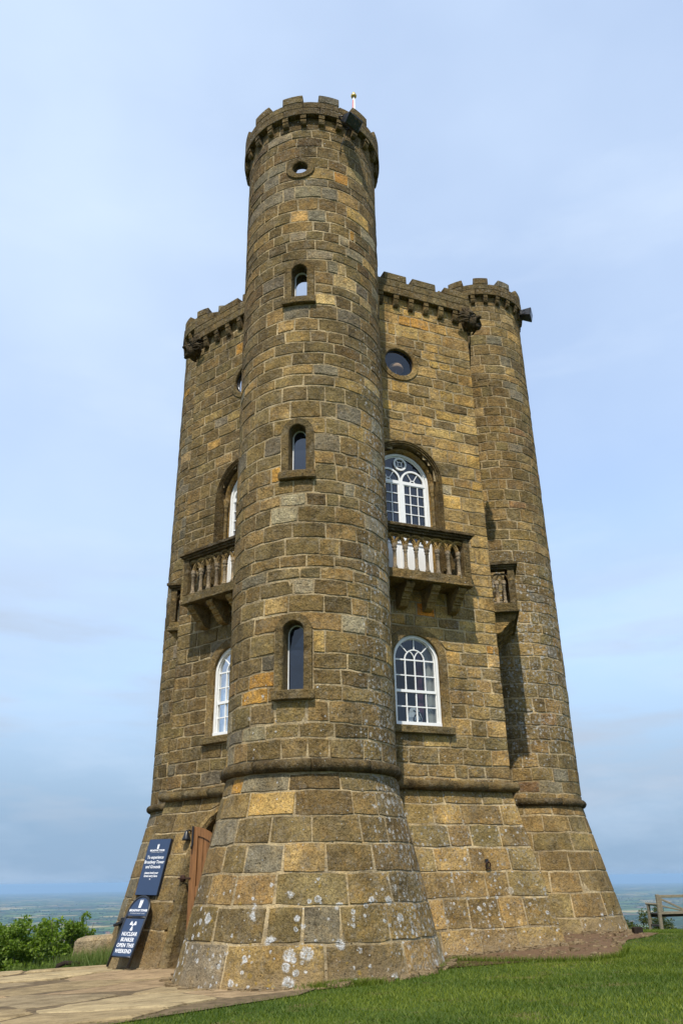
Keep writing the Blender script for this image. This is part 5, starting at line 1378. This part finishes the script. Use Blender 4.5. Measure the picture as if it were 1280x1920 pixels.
tree('broadleaf_sapling', 'small open leafy sapling beside the bright green tree, nearest the pale stone', 'tree', (-6.85, 14.6, G(-6.85, 14.6)), -G(-6.85, 14.6)+.88, .62, 1.2, 70, 60, .052, .17, 'leaf_bright', 12, trunk_r=.06)
for i, (px, y, top, rx, lab) in enumerate(((9.35, 24, .62, .95, 'olive green bush right beside the foot of the far right turret'), (10.9, 25.5, .15, .9, 'low olive bush seen left of the bench beyond the lawn'), (12.6, 26, .02, 1.1, 'low bush seen through the legs of the wooden bench'), (14.7, 26.5, .05, 1.2, 'dark bush behind the seat of the bench at the right edge'))):
    b = (px, y, G(px, y)); tree('bush', lab, 'bush', b, -b[2]+top, rx, 1.0, 110, 80, .05, .24, 'leaf_olive', 30+i, 'bushes beyond the lawn', .06)

# ------------------------------------------------------------------ bench, stone block, lectern, log, drain block
ang = math.radians(11); bo = Vector((9.86, 13.6, G(9.86, 13.6)))
bn = thing('wooden_bench', 'weathered wooden garden bench seen from behind at the edge of the lawn', 'bench', bo)
Xb = Vector((math.cos(ang), math.sin(ang), 0)); Yb = Vector((-math.sin(ang), math.cos(ang), 0))
Rb = Matrix((Xb, Yb, Vector((0, 0, 1)))).transposed()
bp = lambda x, y, z: bo+Xb*x+Yb*y+Vector((0, 0, z))
LB = 1.7
def beam(a, b, w, d, name, mat='bench_wood'):
    a, b = Vector(a), Vector(b); z = (b-a).normalized(); x = z.cross(Yb)
    if x.length < .01: x = z.cross(Vector((0, 0, 1)))
    x.normalize(); y = z.cross(x); R = Matrix((x, y, z)).transposed()
    build(MB().box((a+b)/2, (w/2, d/2, (b-a).length/2), R), name, mat, bn, bevel=.006)
for x in (0, LB):
    beam(bp(x, 0, -.05), bp(x, -.03, .90), .085, .075, 'back_post')
    beam(bp(x-.02, .53, -.05), bp(x-.02, .46, .62), .075, .075, 'front_leg')
    beam(bp(x-.01, -.02, .64), bp(x-.02, .56, .645), .05, .085, 'armrest')
    beam(bp(x, .02, .10), bp(x, .5, .10), .05, .05, 'stretcher', 'bench_dark')
beam(bp(.04, -.02, .845), bp(LB-.04, -.02, .845), .075, .05, 'top_rail'); beam(bp(.04, 0, .42), bp(LB-.04, 0, .42), .07, .05, 'lower_rail')
beam(bp(.09, -.012, .46), bp(.09, -.02, .81), .06, .04, 'upright'); beam(bp(LB-.09, -.012, .46), bp(LB-.09, -.02, .81), .06, .04, 'upright')
beam(bp(.11, -.015, .78), bp(LB/2, -.012, .47), .05, .035, 'diagonal'); beam(bp(LB-.11, -.015, .78), bp(LB/2, -.012, .47), .05, .035, 'diagonal')
beam(bp(.11, -.018, .60), bp(LB/2, -.012, .45), .04, .03, 'diagonal'); beam(bp(LB-.11, -.018, .60), bp(LB/2, -.012, .45), .04, .03, 'diagonal')
for k in range(5): beam(bp(-.02, .06+.105*k, .40), bp(LB+.02, .06+.105*k, .40), .03, .09, 'seat_slat', 'bench_dark')
beam(bp(.03, .5, .34), bp(LB-.03, .5, .34), .09, .03, 'apron', 'bench_dark')

sbx, sby = -4.02, 5.6; zb = G(sbx, sby)
rk = MB(); q = []
pts = [(-.40, -.22), (.75, -.30), (.80, .25), (-.30, .28)]
for i, (x, y) in enumerate(pts): q.append((sbx+x, sby+y, zb-.2))
for i, (x, y) in enumerate(pts): q.append((sbx+x*.93, sby+y*.9, .70+(.10 if i in (1, 2) else 0)-(.03 if i == 0 else 0)-zb*0))
rk.box8(q)
o = build(rk, 'stone_block', 'stone', tone=(.42, .345, .225), wear=(.25, .2, .1, .4), bevel=.05, jitter=.03)
tag(o, 'pale squared stone block in long grass behind the sandwich board', 'stone')
lc = thing('lectern', 'small dark slanted lectern peeping out behind the sandwich board', 'lectern', (-3.47, 5.0, G(-3.47, 5.0)))
mb = MB().box((-3.42, 5.02, .6), (.05, .05, .45)); build(mb, 'post', 'black_metal', lc, bevel=.006)
mb = MB().box((-3.30, 5.0, 1.04), (.28, .20, .022), Matrix.Rotation(math.radians(-24), 3, 'Y')); build(mb, 'panel', 'black_metal', lc, bevel=.005)
mb = MB().box((-3.38, 5.0, .95), (.02, .14, .07)); build(mb, 'support', 'black_metal', lc)
lg = MB(); lz = G(-3.95, 3.55)
lg.tube([(-4.12, 3.50, lz-.02), (-4.10, 3.50, lz+.05), (-4.0, 3.52, lz+.085), (-3.8, 3.56, lz+.075), (-3.62, 3.60, lz+.05), (-3.55, 3.62, lz+.01)], [.03, .035, .033, .03, .028, .02], 8)
tag(build(lg, 'branch', 'log_dark', jitter=.006), 'dark bent branch lying at the edge of the stone path', 'branch')
db = MB().box((5.24, 2.86, G(5.24, 2.86)+.045), (.075, .05, .055), Matrix.Rotation(.1, 3, 'Z'))
tag(build(db, 'brick', 'log_dark', bevel=.008), 'dark brick lying on bare earth at the foot of the right turret', 'brick')

# ------------------------------------------------------------------ far woods and village in the vale
rgw = np.random.default_rng(17)
ico = [(0, 0, 1), (.894, 0, .447), (.276, .851, .447), (-.724, .526, .447), (-.724, -.526, .447), (.276, -.851, .447), (0, 0, -.2)]
icf = [(0, 1, 2), (0, 2, 3), (0, 3, 4), (0, 4, 5), (0, 5, 1), (6, 2, 1), (6, 3, 2), (6, 4, 3), (6, 5, 4), (6, 1, 5)]
bl = MB()
base = np.array(ico)
for k in range(2600):
    dist = 1500*(10**(rgw.random()*0.95)); a = rgw.uniform(-.62, .66)
    cx, cy_ = dist*math.sin(a), dist*math.cos(a)
    m = 1 if rgw.random() < .6 else 5
    for _ in range(m):
        s = rgw.uniform(5, 12); x, y = cx+rgw.normal(0, 60), cy_+rgw.normal(0, 25)
        v = base*np.array([s*rgw.uniform(.8, 1.5), s, s*rgw.uniform(.7, 1.2)])*rgw.uniform(.8, 1.2, (7, 1))+np.array([x, y, -246.2-(x*x+y*y)/1.48e7])
        bl.add([tuple(p) for p in v], icf, True)
m, t = newmat('far_foliage'); t.surf(t.bsdf(t.mix(t.noise(t.pos(), .03, 4), (.015, .032, .01), (.045, .07, .02)), .9)); MAT['far_foliage'] = m
kind(build(bl, 'far_trees', 'far_foliage', fix=False), 'stuff')
hs = MB(); rf = MB()
for k in range(170):
    x, y = -1215+rgw.normal(0, 150), 4250+rgw.normal(0, 330); zv = -246.1-(x*x+y*y)/1.48e7
    w, l, h = rgw.uniform(4, 6), rgw.uniform(6, 13), rgw.uniform(4, 6.5); a = rgw.uniform(0, 3.14); R = Matrix.Rotation(a, 3, 'Z')
    hs.box((x, y, zv+h/2), (l, w, h/2), R)
    q = [Vector((x, y, zv))+R @ Vector(p) for p in ((-l-.4, -w-.4, h), (l+.4, -w-.4, h), (l+.4, w+.4, h), (-l-.4, w+.4, h), (-l-.4, 0, h+w*.9), (l+.4, 0, h+w*.9))]
    rf.add(q, [(0, 1, 5, 4), (3, 4, 5, 2), (0, 4, 3), (1, 2, 5)])
simple('house_wall', (.42, .34, .24), .9, .1, .3, .05); simple('house_roof', (.22, .12, .085), .9, .1, .4, .05)
kind(build(hs, 'village_houses', 'house_wall'), 'stuff'); kind(build(rf, 'village_roofs', 'house_roof'), 'stuff')

# ------------------------------------------------------------------ air over the vale
m = bpy.data.materials.new('haze_air'); m.use_nodes = True; nt = m.node_tree; nt.nodes.clear()
out = nt.nodes.new('ShaderNodeOutputMaterial'); pv = nt.nodes.new('ShaderNodeVolumePrincipled')
pv.inputs['Density'].default_value = HAZE_DENSITY; pv.inputs['Color'].default_value = HAZE_COLOR+(1,); pv.inputs['Anisotropy'].default_value = 0.2
nt.links.new(pv.outputs[0], out.inputs['Volume']); MAT['haze_air'] = m
hz = MB().box((0, 0, (18.6-880)/2), (68000, 68000, (18.6+880)/2))
kind(build(hz, 'haze', 'haze_air'), 'stuff')
